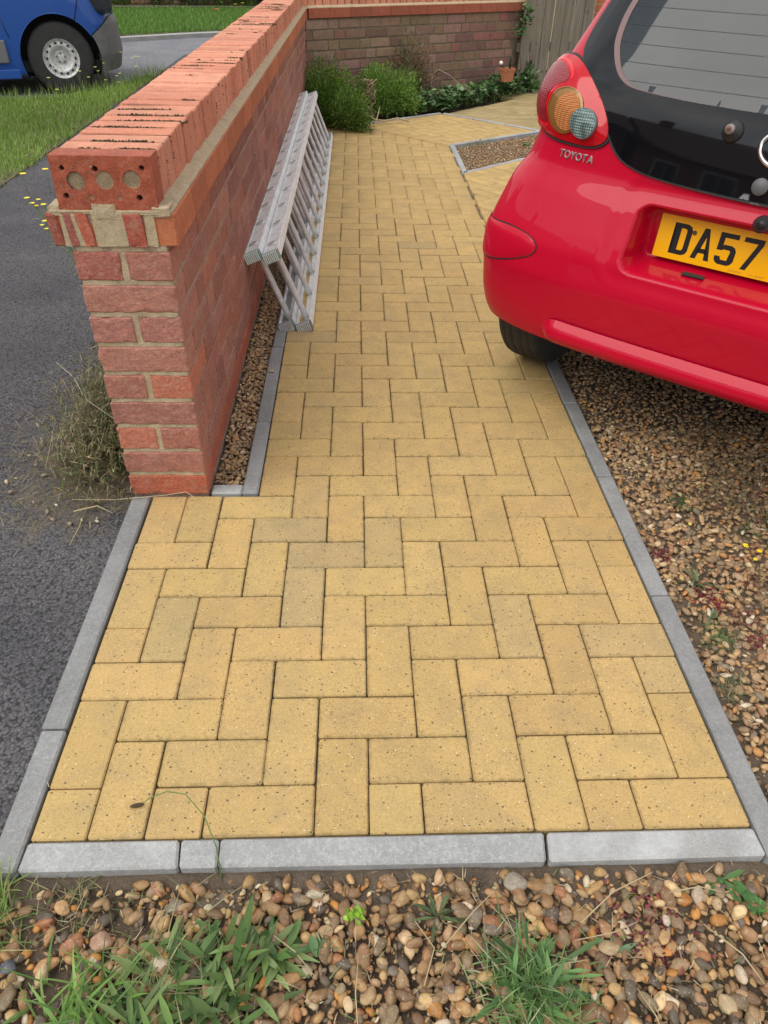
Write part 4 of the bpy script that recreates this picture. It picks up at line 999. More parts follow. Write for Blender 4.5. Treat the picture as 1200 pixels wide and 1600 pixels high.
def patch(name, poly, off, mat, parent=car, hole=None, step=.16, thick=.0, smooth=True, disp_on=False, rnd_edge=.0, col=None, **k):
    """a panel cut to an outline on the body surface and lifted along its normal; off may be a function of the edge distance"""
    pts = []
    def dens(pl, st=.12):
        o = []
        for i in range(len(pl)):
            a, b = np.array(pl[i]), np.array(pl[(i + 1) % len(pl)]); n = max(1, int(np.hypot(*(b - a)) / st))
            for j in range(n): o.append(tuple(a + (b - a) * j / n))
        return o
    outer = dens(smooth_poly(poly)); inner = dens(smooth_poly(hole)) if hole is not None else []
    edges = [(i, (i + 1) % len(outer)) for i in range(len(outer))]; n0 = len(outer)
    edges += [(n0 + i, n0 + (i + 1) % len(inner)) for i in range(len(inner))]
    xs = [p[0] for p in outer]; ys = [p[1] for p in outer]
    gx, gy = np.meshgrid(np.arange(min(xs), max(xs), step), np.arange(min(ys), max(ys), step)); gx = gx + .5 * step * (np.arange(gx.shape[0])[:, None] % 2)
    gx, gy = gx.ravel(), gy.ravel(); ok = in_poly(gx, gy, outer)
    if inner: ok &= ~in_poly(gx, gy, inner)
    bd = np.array(outer + inner)
    def ed(x, y): return np.sqrt(((np.stack([x, y], -1)[:, None] - bd[None]) ** 2).sum(-1)).min(1)
    gx, gy = gx[ok], gy[ok]; dd_ = ed(gx, gy); gx, gy = gx[dd_ > step * .35], gy[dd_ > step * .35]
    pts = [Vector(p) for p in outer + inner] + [Vector(p) for p in zip(gx, gy)]
    vo, eo, fo_, *_ = delaunay_2d_cdt(pts, edges, [], 0, 1e-5)
    A_ = np.array([tuple(v) for v in vo]); Fa = np.array([list(t) for t in fo_ if len(t) == 3])
    cc = A_[Fa].mean(1); kf = in_poly(cc[:, 0], cc[:, 1], outer)
    if inner: kf &= ~in_poly(cc[:, 0], cc[:, 1], inner)
    Fa = Fa[kf]; e = ed(A_[:, 0], A_[:, 1]); e[e < 1e-4] = 0
    P = P3(A_[:, 0], A_[:, 1])
    if disp_on: P = disp(P, A_[:, 0])
    h = off(e, A_) if callable(off) else np.full(len(A_), off)
    P = P + N3(A_[:, 0], A_[:, 1]) * h[:, None]
    n1, n2 = P[Fa[:, 1]] - P[Fa[:, 0]], P[Fa[:, 2]] - P[Fa[:, 0]]; fn = np.cross(n1, n2); on = N3(A_[Fa[:, 0], 0], A_[Fa[:, 0], 1])
    flip = (fn * on).sum(1) < 0; Fa[flip] = Fa[flip][:, ::-1]
    V = P * .1; sk = []
    if thick:
        bn = len(outer) + len(inner); ring = P[:bn] - N3(A_[:bn, 0], A_[:bn, 1]) * thick; b1 = len(V); b0 = b1 + bn; V = np.concatenate([V, V[:bn], ring * .1])
        for a, b in edges: sk.append([b1 + a, b1 + b, b0 + b, b0 + a])
    me = mesh_np(name, V, [Fa] + ([np.array(sk)] if sk else []), col=None if col is None else np.concatenate([col(A_), np.zeros((len(V) - len(A_), 3))]), smooth=smooth)
    return link(name, me, parent, mat, **k)
def smooth_poly(pl, it=2):
    pl = [np.array(p, float) for p in pl]
    for _ in range(it):
        o = []
        for i in range(len(pl)):
            a, b = pl[i], pl[(i + 1) % len(pl)]; o += [a * .75 + b * .25, a * .25 + b * .75]
        pl = o
    return [tuple(p) for p in pl]
def ell(cx, cy, rx, ry, n=28, rot=0.0):
    return [(cx + rx * math.cos(t) * math.cos(rot) - ry * math.sin(t) * math.sin(rot), cy + rx * math.cos(t) * math.sin(rot) + ry * math.sin(t) * math.cos(rot)) for t in np.linspace(0, 2 * math.pi, n, False)]
def grow(poly, d):
    c = np.mean(poly, 0); return [tuple(np.array(p) + (np.array(p) - c) / (np.linalg.norm(np.array(p) - c) + 1e-6) * d) for p in poly]

link_gl = patch('rear_glass_panel', GLASS, .07, M['black_glass'], hole=WIN, thick=.12, label='glossy black border of the rear glass')
patch('rear_glass_panel_rim', grow(GLASS, .07), .045, M['black'], hole=grow(GLASS, -.03), thick=.06)
patch('rear_window', WIN, .066, M['glass'], step=.4)
wt = patch('window_seal', [(u * 1.0, z) for u, z in WIN], .078, simple('faded_pink_seal', (.20, .13, .13), .7), hole=[(u * .965, z + .0) for u, z in WIN])
for k in range(9):                                               # heater lines
    z = 9.75 + k * .38; half = np.interp(z, [9.6, 10.2, 11.35, 12.6], [4.2, 4.95, 5.05, 4.4])
    u = np.linspace(-half, half, 60); P = P3(u, np.full(60, z)) + N3(u, np.full(60, z)) * .074; Q = P3(u, np.full(60, z + .007)) + N3(u, np.full(60, z)) * .074
    V = np.stack([P, Q], 1).reshape(-1, 3) * .1; F = np.array([[2 * i, 2 * i + 2, 2 * i + 3, 2 * i + 1] for i in range(59)]); link('heater_line', mesh_np('heater_line', V, [F]), car, M['black'])

# tail lights
LG = [(-6.9, 10.02), (-6.5, 10.08), (-6.15, 10.04), (-5.75, 9.87), (-5.22, 9.5), (-4.76, 9.05), (-4.5, 8.62), (-4.52, 8.34), (-4.9, 8.17), (-5.55, 8.17), (-6.3, 8.2), (-6.95, 8.33), (-7.45, 8.6), (-7.65, 9.0), (-7.6, 9.5), (-7.3, 9.85)]
def lamp_mats():
    def cells(name, a, b, sc, rough=.08, nz=.5):
        m = NM(name, rough, a, 0, .3, .35, .02); q = m.obj()
        v = m.vor(m.scale(q, (1, 1, 1)), sc, rand=0.0); c = m.mix(m.ramp(v, [(.15, 0), (.6, 1)]), b, a); m.base(c); m.bump(v, nz, .004); return m.m
    return dict(red=NM('red_lens', .10, (.46, .003, .010), 0, .2, .35, .02).m, dark=cells('dark_red_reflector', (.20, .004, .012), (.30, .006, .016), 200),
                amber=cells('amber_lens', (.38, .11, .02), (.66, .27, .05), 210, nz=1.0), brass=NM('bronze_bowl', .3, (.27, .14, .035), .3, .4).m,
                clear=cells('clear_lens', (.05, .09, .09), (.30, .44, .42), 150, nz=1.2), bright=NM('bright_red_band', .15, (.72, .01, .02), 0, .3).m)
LM = lamp_mats()
def mir(pl, sgn): return pl if sgn < 0 else [(-u, z) for u, z in pl]
def bulge(e, A_): return .10 + .30 * (1 - np.exp(-e / .55)) + .10 * np.exp(-((np.abs(A_[:, 0]) - 7.2) / .5) ** 2)
def on(e0): return lambda e, A_: e0 + bulge_at(A_)
_lgd = {-1: np.array(smooth_poly(LG)), 1: np.array(smooth_poly(mir(LG, 1)))}
def bulge_at(A_):
    sg = -1 if A_[:, 0].mean() < 0 else 1; e = np.sqrt(((A_[:, None] - _lgd[sg][None]) ** 2).sum(-1)).min(1); return bulge(e, A_)
for sg in (-1, 1):
    tl = patch('tail_light', mir(LG, sg), bulge, LM['red'], step=.13, thick=.35)
    patch('gasket', grow(mir(LG, sg), .07), .06, M['black'], tl, step=.3, thick=.1)
    RF = [(-7.28, 9.55), (-6.95, 9.83), (-6.45, 9.85), (-6.12, 9.66), (-6.05, 9.5), (-6.4, 9.38), (-6.62, 9.1), (-6.58, 8.75), (-6.42, 8.5), (-6.8, 8.52), (-7.15, 8.75), (-7.32, 9.1)]
    patch('reflector', mir(RF, sg), on(.012), LM['dark'], tl, step=.1)
    BR = grow(mir(RF, sg), .12); patch('bright_band', BR, on(.006), LM['bright'], tl, step=.14, hole=grow(mir(RF, sg), .05))
    ac = (-5.9 * -sg * -1 if False else (-5.88 if sg < 0 else 5.88), 8.86); cl = (-5.18 if sg < 0 else 5.18, 8.66)
    patch('indicator_ring', ell(*ac, .57, .52), on(.03), LM['brass'], tl, step=.1, thick=.04)
    patch('indicator', ell(ac[0] - sg * .10, ac[1] - .02, .40, .44), on(.05), LM['amber'], tl, step=.08)
    patch('indicator_edge', ell(*ac, .58, .53), on(.05), LM['brass'], tl, step=.1, hole=ell(*ac, .555, .505))
    patch('reverse_lens', ell(*cl, .37, .345), on(.12), LM['clear'], tl, step=.07, thick=.09)
    patch('reverse_edge', ell(*cl, .38, .355), on(.125), M['grey_plastic'], tl, step=.1, hole=ell(*cl, .36, .335), thick=.1)

# number plate, its lettering, badges
PLX, PLZ = 0.0, 6.335
ptilt = math.atan2(.1037 * 1.11, 1.11) * -1
pl = link('number_plate', box_mesh('number_plate', -.26, .26, -.0015, .0015, -.0555, .0555, .0007), car, NM('yellow_plate', .25, (.86, .44, .0), 0, .6).m, loc=(0, .0015, .6335), rot=(.1038 * -1, 0, 0))
def letter_poly(strokes): return strokes
def glyph(name, polys, holes, x, z, mat, parent, depth=.0004, y=-.0019):
    """flat print: outline polygons (with optional holes) in mm from the lower left of the character"""
    bm = bmesh.new()
    for pts in polys:
        f = bm.faces.new([bm.verts.new((x + a * .001, y, z + b * .001)) for a, b in pts])
    bmesh.ops.triangulate(bm, faces=bm.faces[:])
    return link(name, bm_mesh(name, bm), parent, mat)
ink = simple('black_ink', (.012, .012, .014), .4)
x0 = -.26 + .041; zb = -.0395
GLY = {
 'D': [[(0, 0), (6, 0), (20, 0), (20, 12), (20, 67), (20, 79), (0, 79), (0, 67), (6, 67), (6, 12), (0, 12)], [(20, 0), (36, 0), (46, 5), (50, 14), (36, 17), (33, 12), (20, 12)], [(36, 17), (50, 14), (50, 65), (36, 62)], [(36, 62), (50, 65), (46, 74), (36, 79), (20, 79), (20, 67), (33, 67)]],
 'A': [[(0, 0), (14, 0), (29, 58), (32, 79), (19, 79)], [(36, 0), (50, 0), (32, 79), (29, 58)], [(11, 16), (39, 16), (36, 28), (15, 28)]],
 '5': [[(0, 20), (14, 20), (14, 16), (17, 12), (13, 0), (5, 4), (0, 12)], [(17, 12), (13, 0), (37, 0), (33, 12)], [(33, 12), (37, 0), (45, 4), (50, 12), (50, 38), (36, 34), (36, 16)], [(36, 34), (50, 38), (45, 46), (37, 50), (33, 38)], [(0, 35), (14, 35), (14, 79), (0, 79)], [(14, 67), (48, 67), (48, 79), (14, 79)], [(14, 35), (17, 38), (17, 50), (14, 48)], [(17, 38), (33, 38), (37, 50), (17, 50)]],
 '7': [[(0, 67), (50, 67), (50, 79), (0, 79)], [(36, 67), (50, 67), (24, 0), (10, 0)]],
 'Y': [[(18, 0), (32, 0), (32, 34), (18, 34)], [(18, 34), (32, 34), (14, 79), (0, 79)], [(18, 30), (32, 30), (50, 79), (36, 79)]],
 'K': [[(0, 0), (14, 0), (14, 79), (0, 79)], [(14, 30), (36, 0), (50, 0), (14, 50)], [(20, 41), (34, 79), (50, 79), (28, 34)]],
 'X': [[(0, 0), (14, 0), (50, 79), (36, 79)], [(36, 0), (50, 0), (14, 79), (0, 79)]]}
xc = x0
for ch in 'DA57': glyph('plate_letter', GLY[ch], None, xc, zb, ink, pl); xc += .061
bm = bmesh.new()
bmesh.ops.create_cone(bm, cap_ends=True, segments=16, radius1=.006, radius2=.005, depth=.003, matrix=Matrix.Translation((x0 + .0555, -.003, zb + .062)) @ Matrix.Rotation(math.pi / 2, 4, 'X'))
link('plate_screw', bm_mesh('plate_screw', bm), pl, simple('rusty_screw', (.10, .055, .02), .8))
def text(name, body_, size, mat, parent, mtx, ext=.001, bev=.0, sx=1.0):
    cu = bpy.data.curves.new(name, 'FONT'); cu.body = body_; cu.size = size; cu.extrude = ext; cu.bevel_depth = bev; cu.align_x = 'CENTER'; cu.align_y = 'CENTER'; cu.resolution_u = 3
    to = bpy.data.objects.new(name, cu); C.objects.link(to); dg = bpy.context.evaluated_depsgraph_get(); me = bpy.data.meshes.new_from_object(to.evaluated_get(dg)); bpy.data.objects.remove(to)
    me.materials.clear(); o = link(name, me, parent, mat); o.matrix_local = mtx @ Matrix.Diagonal((sx, 1, 1, 1)); return o
def frame(u, z, off, tilt=0.0):
    p = Vector(P3(np.array([u]), np.array([z]))[0] * .1); n = Vector(N3(np.array([u]), np.array([z]))[0]); e = .3
    x = Vector(P3(np.array([u + e]), np.array([z]))[0] - P3(np.array([u - e]), np.array([z]))[0]).normalized(); n = (n - x * n.dot(x)).normalized(); y = n.cross(x)
    m = Matrix((x, y, n)).transposed().to_4x4(); m.translation = p + n * off; return m @ Matrix.Rotation(tilt, 4, 'Z')
badge_m = NM('badge_silver', .28, (.55, .53, .54), .9).m
for i, ch in enumerate('TOYOTA'):
    u = -5.83 + i * .195
    text('badge_letter', ch, .028, badge_m, car, frame(u, 7.87, .0006), .0022, .0006, .92)
text('plate_small_print', 'JOHNSONS', .0065, simple('faint_print', (.42, .2, .02), .6), pl, Matrix.Translation((-.035, -.0018, -.0485)) @ Matrix.Rotation(math.pi / 2, 4, 'X'), .0001)
text('plate_small_print', '0151 482 8777', .0065, bpy.data.materials['faint_print'], pl, Matrix.Translation((.02, -.0018, -.0485)) @ Matrix.Rotation(math.pi / 2, 4, 'X'), .0001)
# chrome oval emblem
em = frame(-.04, 8.82, .010)
def oval(a, b, w, cx=0, cy=0, name='emblem_ring'):
    bm = bmesh.new(); pts = [(em @ Vector((cx + a * math.cos(t), cy + b * math.sin(t), .0))) for t in np.linspace(0, 2 * math.pi, 49)]
    tube_bm(bm, pts, w, 8, False); return link(name, bm_mesh(name, bm, True), car, M['chrome'])
oval(.060, .041, .0055); oval(.018, .036, .0042); oval(.040, .0135, .0042, 0, .022)
# wiper spindle, lock, sticker, slot
def disc(name, u, z, off, r0, r1, h, mat, seg=24):
    bm = bmesh.new(); bmesh.ops.create_cone(bm, cap_ends=True, segments=seg, radius1=r0, radius2=r1, depth=h); 
    if h > .003: bmesh.ops.bevel(bm, geom=[e for e in bm.edges if abs(e.verts[0].co.z - h / 2) < 1e-4 and abs(e.verts[1].co.z - h / 2) < 1e-4], offset=min(h, r1) * .3, segments=2, affect='EDGES')
    me = bm_mesh(name, bm, True); o = link(name, me, car, mat); o.matrix_local = frame(u, z, off); return o
disc('wiper_boss', -1.38, 9.03, .012, .027, .021, .018, M['black']); disc('wiper_spindle', -1.42, 9.05, .026, .013, .010, .014, simple('worn_metal', (.30, .27, .26), .5, .7)); disc('wiper_nut', -1.42, 9.06, .035, .006, .0045, .006, simple('rusty_nut', (.22, .09, .05), .7), 6)
disc('lock_seat', .02, 7.25, -.001, .022, .020, .004, simple('lock_shadow', (.03, .003, .006), .6)); disc('lock', .02, 7.25, .005, .0135, .0125, .010, M['black'])  # dark red disc around the lock, its shadow put into the colour
disc('round_sticker', -.33, 8.0, .008, .020, .019, .002, simple('grey_sticker', (.10, .10, .105), .5))  # small round grey sticker on the black glass
me = box_mesh('pull_slot', -.030, .030, -.009, .009, -.002, .003, .0024, 2); o = link('pull_slot', me, car, M['black']); o.matrix_local = Matrix.Translation((-.125, -.045, .5635)) @ Matrix.Rotation(.12, 4, 'X')
# painted corner panel with its dark seam
PN = [(-8.9, 5.78), (-7.94, 5.78), (-6.91, 5.86), (-6.2, 5.82), (-5.78, 5.68), (-5.66, 5.50), (-5.80, 5.28), (-6.41, 5.04), (-7.13, 4.84), (-7.87, 4.70), (-8.9, 4.62)]
for sg in (-1, 1):
    patch('seam', grow(mir(PN, sg), .05), .018, M['black'], step=.3)
    patch('corner_panel', mir(PN, sg), lambda e, A_: .02 + .045 * (1 - np.exp(-e / .12)), M['red'], step=.1)
# sculpted lip along the bottom of the bumper
def lip():
    U = np.linspace(-5.3, 5.3, 120); K = np.linspace(0, 1, 13); rows = []
    for u in U:
        e = sstep((5.3 - abs(u)) / .7); zt = 3.66 - .25 * (1 - e) + .02 * 0; zb_ = 2.78 + .25 * (1 - e)
        z = zt + (zb_ - zt) * K; b = np.sin(np.pi * np.clip(K * .93 + .07, 0, 1)) ** .8 * .40 * e - .06
        P = P3(np.full(13, u), z); N = N3(np.full(13, u), np.full(13, 3.3)); rows.append(P + N * b[:, None])
    V = np.array(rows); i = np.arange(119)[:, None] * 13 + np.arange(12)[None]; F = np.stack([i, i + 1, i + 14, i + 13], -1).reshape(-1, 4)
    return link('bumper_lip', mesh_np('bumper_lip', V.reshape(-1, 3) * .1, [F], smooth=True), car, M['red'])
lip()
# inner bumper edge, floor, arches, wheels
link('underbody', box_mesh('underbody', -.62, .62, .12, 3.0, .26, .30), car, M['dark_interior'])
link('silencer', box_mesh('silencer', -.25, .35, .15, .45, .19, .30, .05, 3), car, M['black'])
link('axle_beam', box_mesh('axle_beam', -.62, .62, .36, .44, .22, .30, .02, 2), car, M['black'])
for cx, cq in WCH:
    sgx = 1 if cx > 0 else -1; bm = bmesh.new(); r0, r1 = [], []
    for t in np.linspace(0.0, math.pi, 26):
        y, z = cq * .1 + .31 * math.cos(t), .275 + .31 * math.sin(t); r0.append(bm.verts.new((sgx * .77, y, max(z, .30)))); r1.append(bm.verts.new((sgx * .52, y, z)))
    for k in range(25): bm.faces.new((r0[k], r0[k + 1], r1[k + 1], r1[k]))
    bm.faces.new(r1); link('wheel_arch', bm_mesh('wheel_arch', bm), car, M['dark_interior'])
def wheel(parent, cx, cy, r, w, sgx, rimmat, rim_r, van=False):
    bm = bmesh.new(); prof = [(-.5, rim_r), (-.5, r * .86), (-.46, r * .95), (-.40, r * .985), (-.30, r), (-.285, r - .006), (-.27, r), (-.12, r), (-.105, r - .006), (-.09, r), (.09, r), (.105, r - .006), (.12, r), (.27, r), (.285, r - .006), (.30, r), (.40, r * .985), (.46, r * .95), (.5, r * .86), (.5, rim_r)]
    n = 64; rings = []
    for a, rr in prof: rings.append([bm.verts.new((a * w, rr * math.cos(t), rr * math.sin(t))) for t in np.linspace(0, 2 * math.pi, n, False)])
    for p, q in zip(rings, rings[1:]):
        for k in range(n): bm.faces.new((p[k], p[(k + 1) % n], q[(k + 1) % n], q[k])).smooth = True
    wh = link('wheel', bm_mesh('wheel', bm), parent, M['rubber'], loc=(cx, cy, r))
    bm = bmesh.new(); rings = []; s_ = sgx
    pr = [(.46, rim_r * 1.02), (.47, rim_r * .95), (.38, rim_r * .90), (.30, rim_r * .86), (.36, rim_r * .80), (.40, rim_r * .66), (.30, rim_r * .55), (.10, rim_r * .45), (.08, rim_r * .30), (.16, rim_r * .26), (.18, rim_r * .14), (.18, .0005)]
    for a, rr in pr: rings.append([bm.verts.new((s_ * a * w, rr * math.cos(t), rr * math.sin(t))) for t in np.linspace(0, 2 * math.pi, 48, False)])
    for p, q in zip(rings, rings[1:]):
        for k in range(48): bm.faces.new((p[k], p[(k + 1) % 48], q[(k + 1) % 48], q[k])).smooth = True
    link('rim', bm_mesh('rim', bm), wh, rimmat)
    for k in range(14 if van else 8):
        t = 2 * math.pi * k / (14 if van else 8); b2 = bmesh.new(); bmesh.ops.create_cone(b2, cap_ends=True, segments=12, radius1=rim_r * .082, radius2=rim_r * .082, depth=.004, matrix=Matrix.Translation((s_ * w * .372, rim_r * .76 * math.cos(t), rim_r * .76 * math.sin(t))) @ Matrix.Rotation(math.pi / 2, 4, 'Y'))
        link('rim_hole', bm_mesh('rim_hole', b2), wh, M['black'])
    for k in range(5):
        t = 2 * math.pi * k / 5 + .3; b2 = bmesh.new(); bmesh.ops.create_cone(b2, cap_ends=True, segments=6, radius1=.011, radius2=.009, depth=.02, matrix=Matrix.Translation((s_ * w * .17, rim_r * .24 * math.cos(t), rim_r * .24 * math.sin(t))) @ Matrix.Rotation(math.pi / 2, 4, 'Y'))
        link('wheel_nut', bm_mesh('wheel_nut', b2), wh, simple('dull_nut', (.2, .19, .18), .6, .5) if k == 0 else bpy.data.materials['dull_nut'])
    return wh
for cx, cq in WCH: wheel(car, cx * .1 * .965, cq * .1, .28, .165, 1 if cx > 0 else -1, M['steel'], .18)
# cabin
link('cabin_floor', box_mesh('cabin_floor', -.60, .60, .35, 2.5, .55, .60), car, M['dark_interior'])
link('parcel_shelf', box_mesh('parcel_shelf', -.55, .55, .28, .62, .90, .92, .01), car, M['dark_interior'])
link('dashboard', box_mesh('dashboard', -.62, .62, 2.05, 2.5, .6, .98, .06, 3), car, M['dark_interior'])
for sx_, sy in ((-.36, .72), (.36, .72), (-.34, 1.55), (.34, 1.55)):
    seat = link('seat', box_mesh('seat', -.22, .22, 0, .48, .55, .70, .05, 3), car, M['dark_interior'], loc=(sx_, sy, 0))
    link('backrest', box_mesh('backrest', -.21, .21, -.12, 0, .62, 1.12, .05, 3), seat, M['dark_interior'], rot=(.15, 0, 0)); link('headrest', box_mesh('headrest', -.11, .11, -.11, -.02, 1.08, 1.28, .035, 3), seat, M['grey_plastic'])
for s_ in (-1, 1):
    link('door_mirror', box_mesh('door_mirror', -.06 + s_ * .80, .06 + s_ * .80, 1.98, 2.12, .93, 1.05, .035, 3), car, M['red'])
    link('headlight', box_mesh('headlight', -.16 + s_ * .56, .16 + s_ * .56, 2.88, 3.10, .62, .78, .05, 3), car, M['glass'])
link('grille', box_mesh('grille', -.4, .4, 3.2, 3.27, .40, .52, .02, 2), car, M['black'])
# ================================================================== parked blue van
van = empty('parked_van', (-3.53, 8.74, -.085), math.radians(18.5), label='blue panel van with grey bumper and white steel wheel parked beyond the grass verge', cat='van'); van.scale = (.96, .96, .96)
def van_body():
    zc = np.array([.20, .35, .62, .80, 1.0, 1.15, 1.5, 1.85, 1.95]); fr = np.array([.62, .66, .64, .57, .42, .12, -.30, -.78, -1.1])
    zz = np.concatenate([np.linspace(.20, 1.2, 130), np.linspace(1.22, 1.95, 22)]); rows = []
    for z in zz:
        W = .94 - .03 * ((z - .7) / .6) ** 2 if z < 1.3 else .91 - .12 * ((z - 1.3) / .65) ** 1.5
        F = np.interp(z, zc, fr); B = -3.55; D = .42
        th = np.linspace(0, np.pi / 2, 70)
        fpart = np.stack([F - D + D * np.cos(th) ** (2 / 2.8), -W * np.sin(th) ** (2 / 2.8)], 1)
        sx = np.linspace(F - D, B + .1, 340)[1:]; spart = np.stack([sx, np.full(len(sx), -W)], 1)
        bpart = np.stack([np.full(8, B), np.linspace(-W + .05, 0, 8)], 1)
        half = np.concatenate([fpart, spart, bpart]); o = half[1:-1][::-1] * np.array([1, -1]); r = np.concatenate([half, o])
        rows.append(np.concatenate([r, np.full((len(r), 1), z)], 1))
    return np.stack(rows)
VB = van_body(); a_, b_ = VB.shape[:2]; ii = np.arange(a_ * b_).reshape(a_, b_); jj = np.roll(ii, -1, 1)
F_ = np.stack([ii[:-1], ii[1:], jj[1:], jj[:-1]], -1).reshape(-1, 4)[:, ::-1]; F_ = F_[:, ::-1]; cn_ = VB.reshape(-1, 3)[F_].mean(1)
def arch_(x, z, r, cz=.33): return np.hypot(x, z - cz) < r
_v = VB.reshape(-1, 3)
for _cx in (0, -2.9):
    _d = np.hypot(_v[:, 0] - _cx, _v[:, 2] - .33); _m = (np.abs(_v[:, 1]) > .6) & (np.abs(_d - .385) < .0075)
    _v[_m, 0] = _cx + (_v[_m, 0] - _cx) / _d[_m] * .385; _v[_m, 2] = .33 + (_v[_m, 2] - .33) / _d[_m] * .385
ar = (np.abs(cn_[:, 1]) > .6) & (arch_(cn_[:, 0], cn_[:, 2], .385) | arch_(cn_[:, 0] + 2.9, cn_[:, 2], .385))
bum = (cn_[:, 0] > .30) & (cn_[:, 2] < .52 + np.clip((cn_[:, 0] - .33) * .75, 0, .16)) & ~ar
wsc = (cn_[:, 2] > 1.22) & (cn_[:, 2] < 1.85) & (cn_[:, 0] > -.75) & (np.abs(cn_[:, 1]) < .8)
swn = (cn_[:, 2] > 1.15) & (cn_[:, 2] < 1.7) & (cn_[:, 0] < -.45) & (cn_[:, 0] > -1.35) & (np.abs(cn_[:, 1]) > .75)
def vsub(name, mask, mat, grow_=0.0, extra=None):
    f = F_[mask]; u_, inv = np.unique(f.ravel(), return_inverse=True); V = VB.reshape(-1, 3)[u_].copy()
    if grow_: V[:, 0] += grow_ * np.clip(V[:, 0] * 3, -1, 1); V[:, 1] *= 1 + grow_
    return link(name, mesh_np(name, V, [inv.reshape(-1, 4)] + (extra or []), smooth=True), van, mat)
f_ = F_[~(ar | bum | wsc | swn)]
link('body', mesh_np('body', VB.reshape(-1, 3), [f_, np.array([ii[-1].tolist()])], smooth=True), van, M['blue'])
vsub('bumper', bum, M['grey_plastic'], .012); vsub('windscreen', wsc, M['black_glass']); vsub('side_window', swn, M['black_glass'])
for sg in (-1, 1):
    link('side_moulding', box_mesh('side_moulding', -2.3, -.50, -.025, .005, .30, .50, .012, 2), van, M['grey_plastic'], loc=(0, sg * .945 + (.01 if sg < 0 else 0), 0))
    link('sill', box_mesh('sill', -2.45, -.42, -.02, .02, .16, .245, .01, 2), van, M['blue'], loc=(0, sg * .93, 0))
    bm = bmesh.new(); tube_bm(bm, [(.388 * math.cos(t), sg * .936, .33 + .388 * math.sin(t)) for t in np.linspace(.5, math.pi + .4, 40)], .005, 6); link('arch_lip', bm_mesh('arch_lip', bm, True), van, M['blue'])
    for pts in ([(-.50, .72), (-.42, 1.15)], [(-.50, .72), (-.47, .60), (-.45, .52)], [(.20, .66), (.30, .92), (.38, 1.02)], [(-1.6, .25), (-1.6, 1.8)]):
        bm = bmesh.new(); tube_bm(bm, [(x, sg * (.9405 - .03 * ((z - .7) / .6) ** 2), z) for x, z in pts], .004, 5); link('panel_gap', bm_mesh('panel_gap', bm), van, M['black'])
    bm = bmesh.new(); tube_bm(bm, [(x, sg * .939, .80) for x in np.linspace(-2.4, -.55, 12)], .008, 6); link('body_crease', bm_mesh('body_crease', bm, True), van, M['blue'])
    link('headlight', box_mesh('headlight', .30, .60, -.12, .12, .70, .90, .05, 3), van, M['glass'], loc=(0, sg * .74, 0))
for x in (0, -2.9):
    for sg in (-1, 1):
        bm = bmesh.new(); r0, r1 = [], []
        for t in np.linspace(-.5, math.pi + .5, 26): r0.append(bm.verts.new((x + .40 * math.cos(t), sg * .925, .33 + .40 * math.sin(t)))); r1.append(bm.verts.new((x + .40 * math.cos(t), sg * .6, .33 + .40 * math.sin(t))))
        for k in range(25): bm.faces.new((r0[k], r0[k + 1], r1[k + 1], r1[k]))
        bm.faces.new(r1); link('wheel_arch', bm_mesh('wheel_arch', bm), van, M['dark_interior'])
        hub = empty('wheel_mount', (x, sg * .80, 0), math.pi / 2); hub.parent = van
        # the wheel builder turns about local x
        wh = wheel(van, 0, 0, .325, .205, 1 if sg > 0 else -1, M['steel'], .178, True)
        wh.location = (x, sg * .80, .325); wh.rotation_euler = (0, 0, math.pi / 2)
        bpy.data.objects.remove(hub)
link('underbody', box_mesh('underbody', -3.4, .5, -.8, .8, .2, .3), van, M['dark_interior'])

# ================================================================== plants
GREEN = [(.045, .10, .016), (.07, .145, .022), (.035, .075, .014), (.10, .18, .035)]
def leafmesh(name, parts, mat, parent=None, **k):
    V, F, Cc, off = [], [], [], 0
    for v, f, nv, c in parts:
        V.append(v); F.append(f + off); Cc.append(np.repeat(c, nv, 0)); off += len(v)
    return link(name, mesh_np(name, np.concatenate(V), [np.concatenate(F)], np.concatenate(Cc), True), parent, mat, **k)
def blades(x, y, z, L0, L1, W0, W1, lean0, lean1, cols, droop=(.1, .5), segs=2, prof=(.8, .7, .05), jit=.2, az=None, w=None):
    n = len(x); D, sd_ = dirs(n, lean0, lean1, az); L = rng.uniform(L0, L1, n); W = rng.uniform(W0, W1, n)
    v, f, nv = ribbons(np.stack([x, y, np.broadcast_to(z, n)], 1), D, sd_, L, W, rng.uniform(*droop, n), segs, prof); return v, f, nv, pal(cols, n, jit, w)
def in_area(n, poly, s=.1):
    xs = [p[0] for p in poly]; ys = [p[1] for p in poly]; x = rng.uniform(min(xs), max(xs), n); y = rng.uniform(min(ys), max(ys), n); k = in_poly(x, y, poly); return x[k] * s, y[k] * s
LAWN = [(.19, .32, .045), (.13, .25, .03), (.24, .37, .06), (.29, .39, .09), (.38, .40, .16), (.09, .17, .025)]
near_v = [(-50, 22), (-25.0, 22), (-25.1, 92), (-26.2, 86), (-27.6, 79), (-31, 73.4), (-36, 71.2), (-50, 66.4)]
x, y = in_area(150000, near_v); 
k = rng.random(len(x)) < np.clip((-2.46 - x) * 9 + .25 * np.sin(y * 7), .0, 1) * np.where(y < 4.6, .55, 1); x, y = x[k], y[k]
pt = np.clip(.5 + .5 * np.sin(x * 3.1 + 1) * np.sin(y * 2.3), 0, 1)
P_ = blades(x, y, -.012, .035, .085, .0012, .0026, .0, .9, LAWN, (.1, .6), w=[6, 5, 5, 3, 1.6, 3]); P_[3][:] *= (.8 + .35 * pt)[:, None]
x2, y2 = in_area(9000, [(-60, 60), (-36, 70), (-31, 72.4), (-27, 78), (-25.6, 85), (-25.1, 92), (-26.6, 92), (-28.5, 80), (-33, 73.8), (-60, 64.5)])
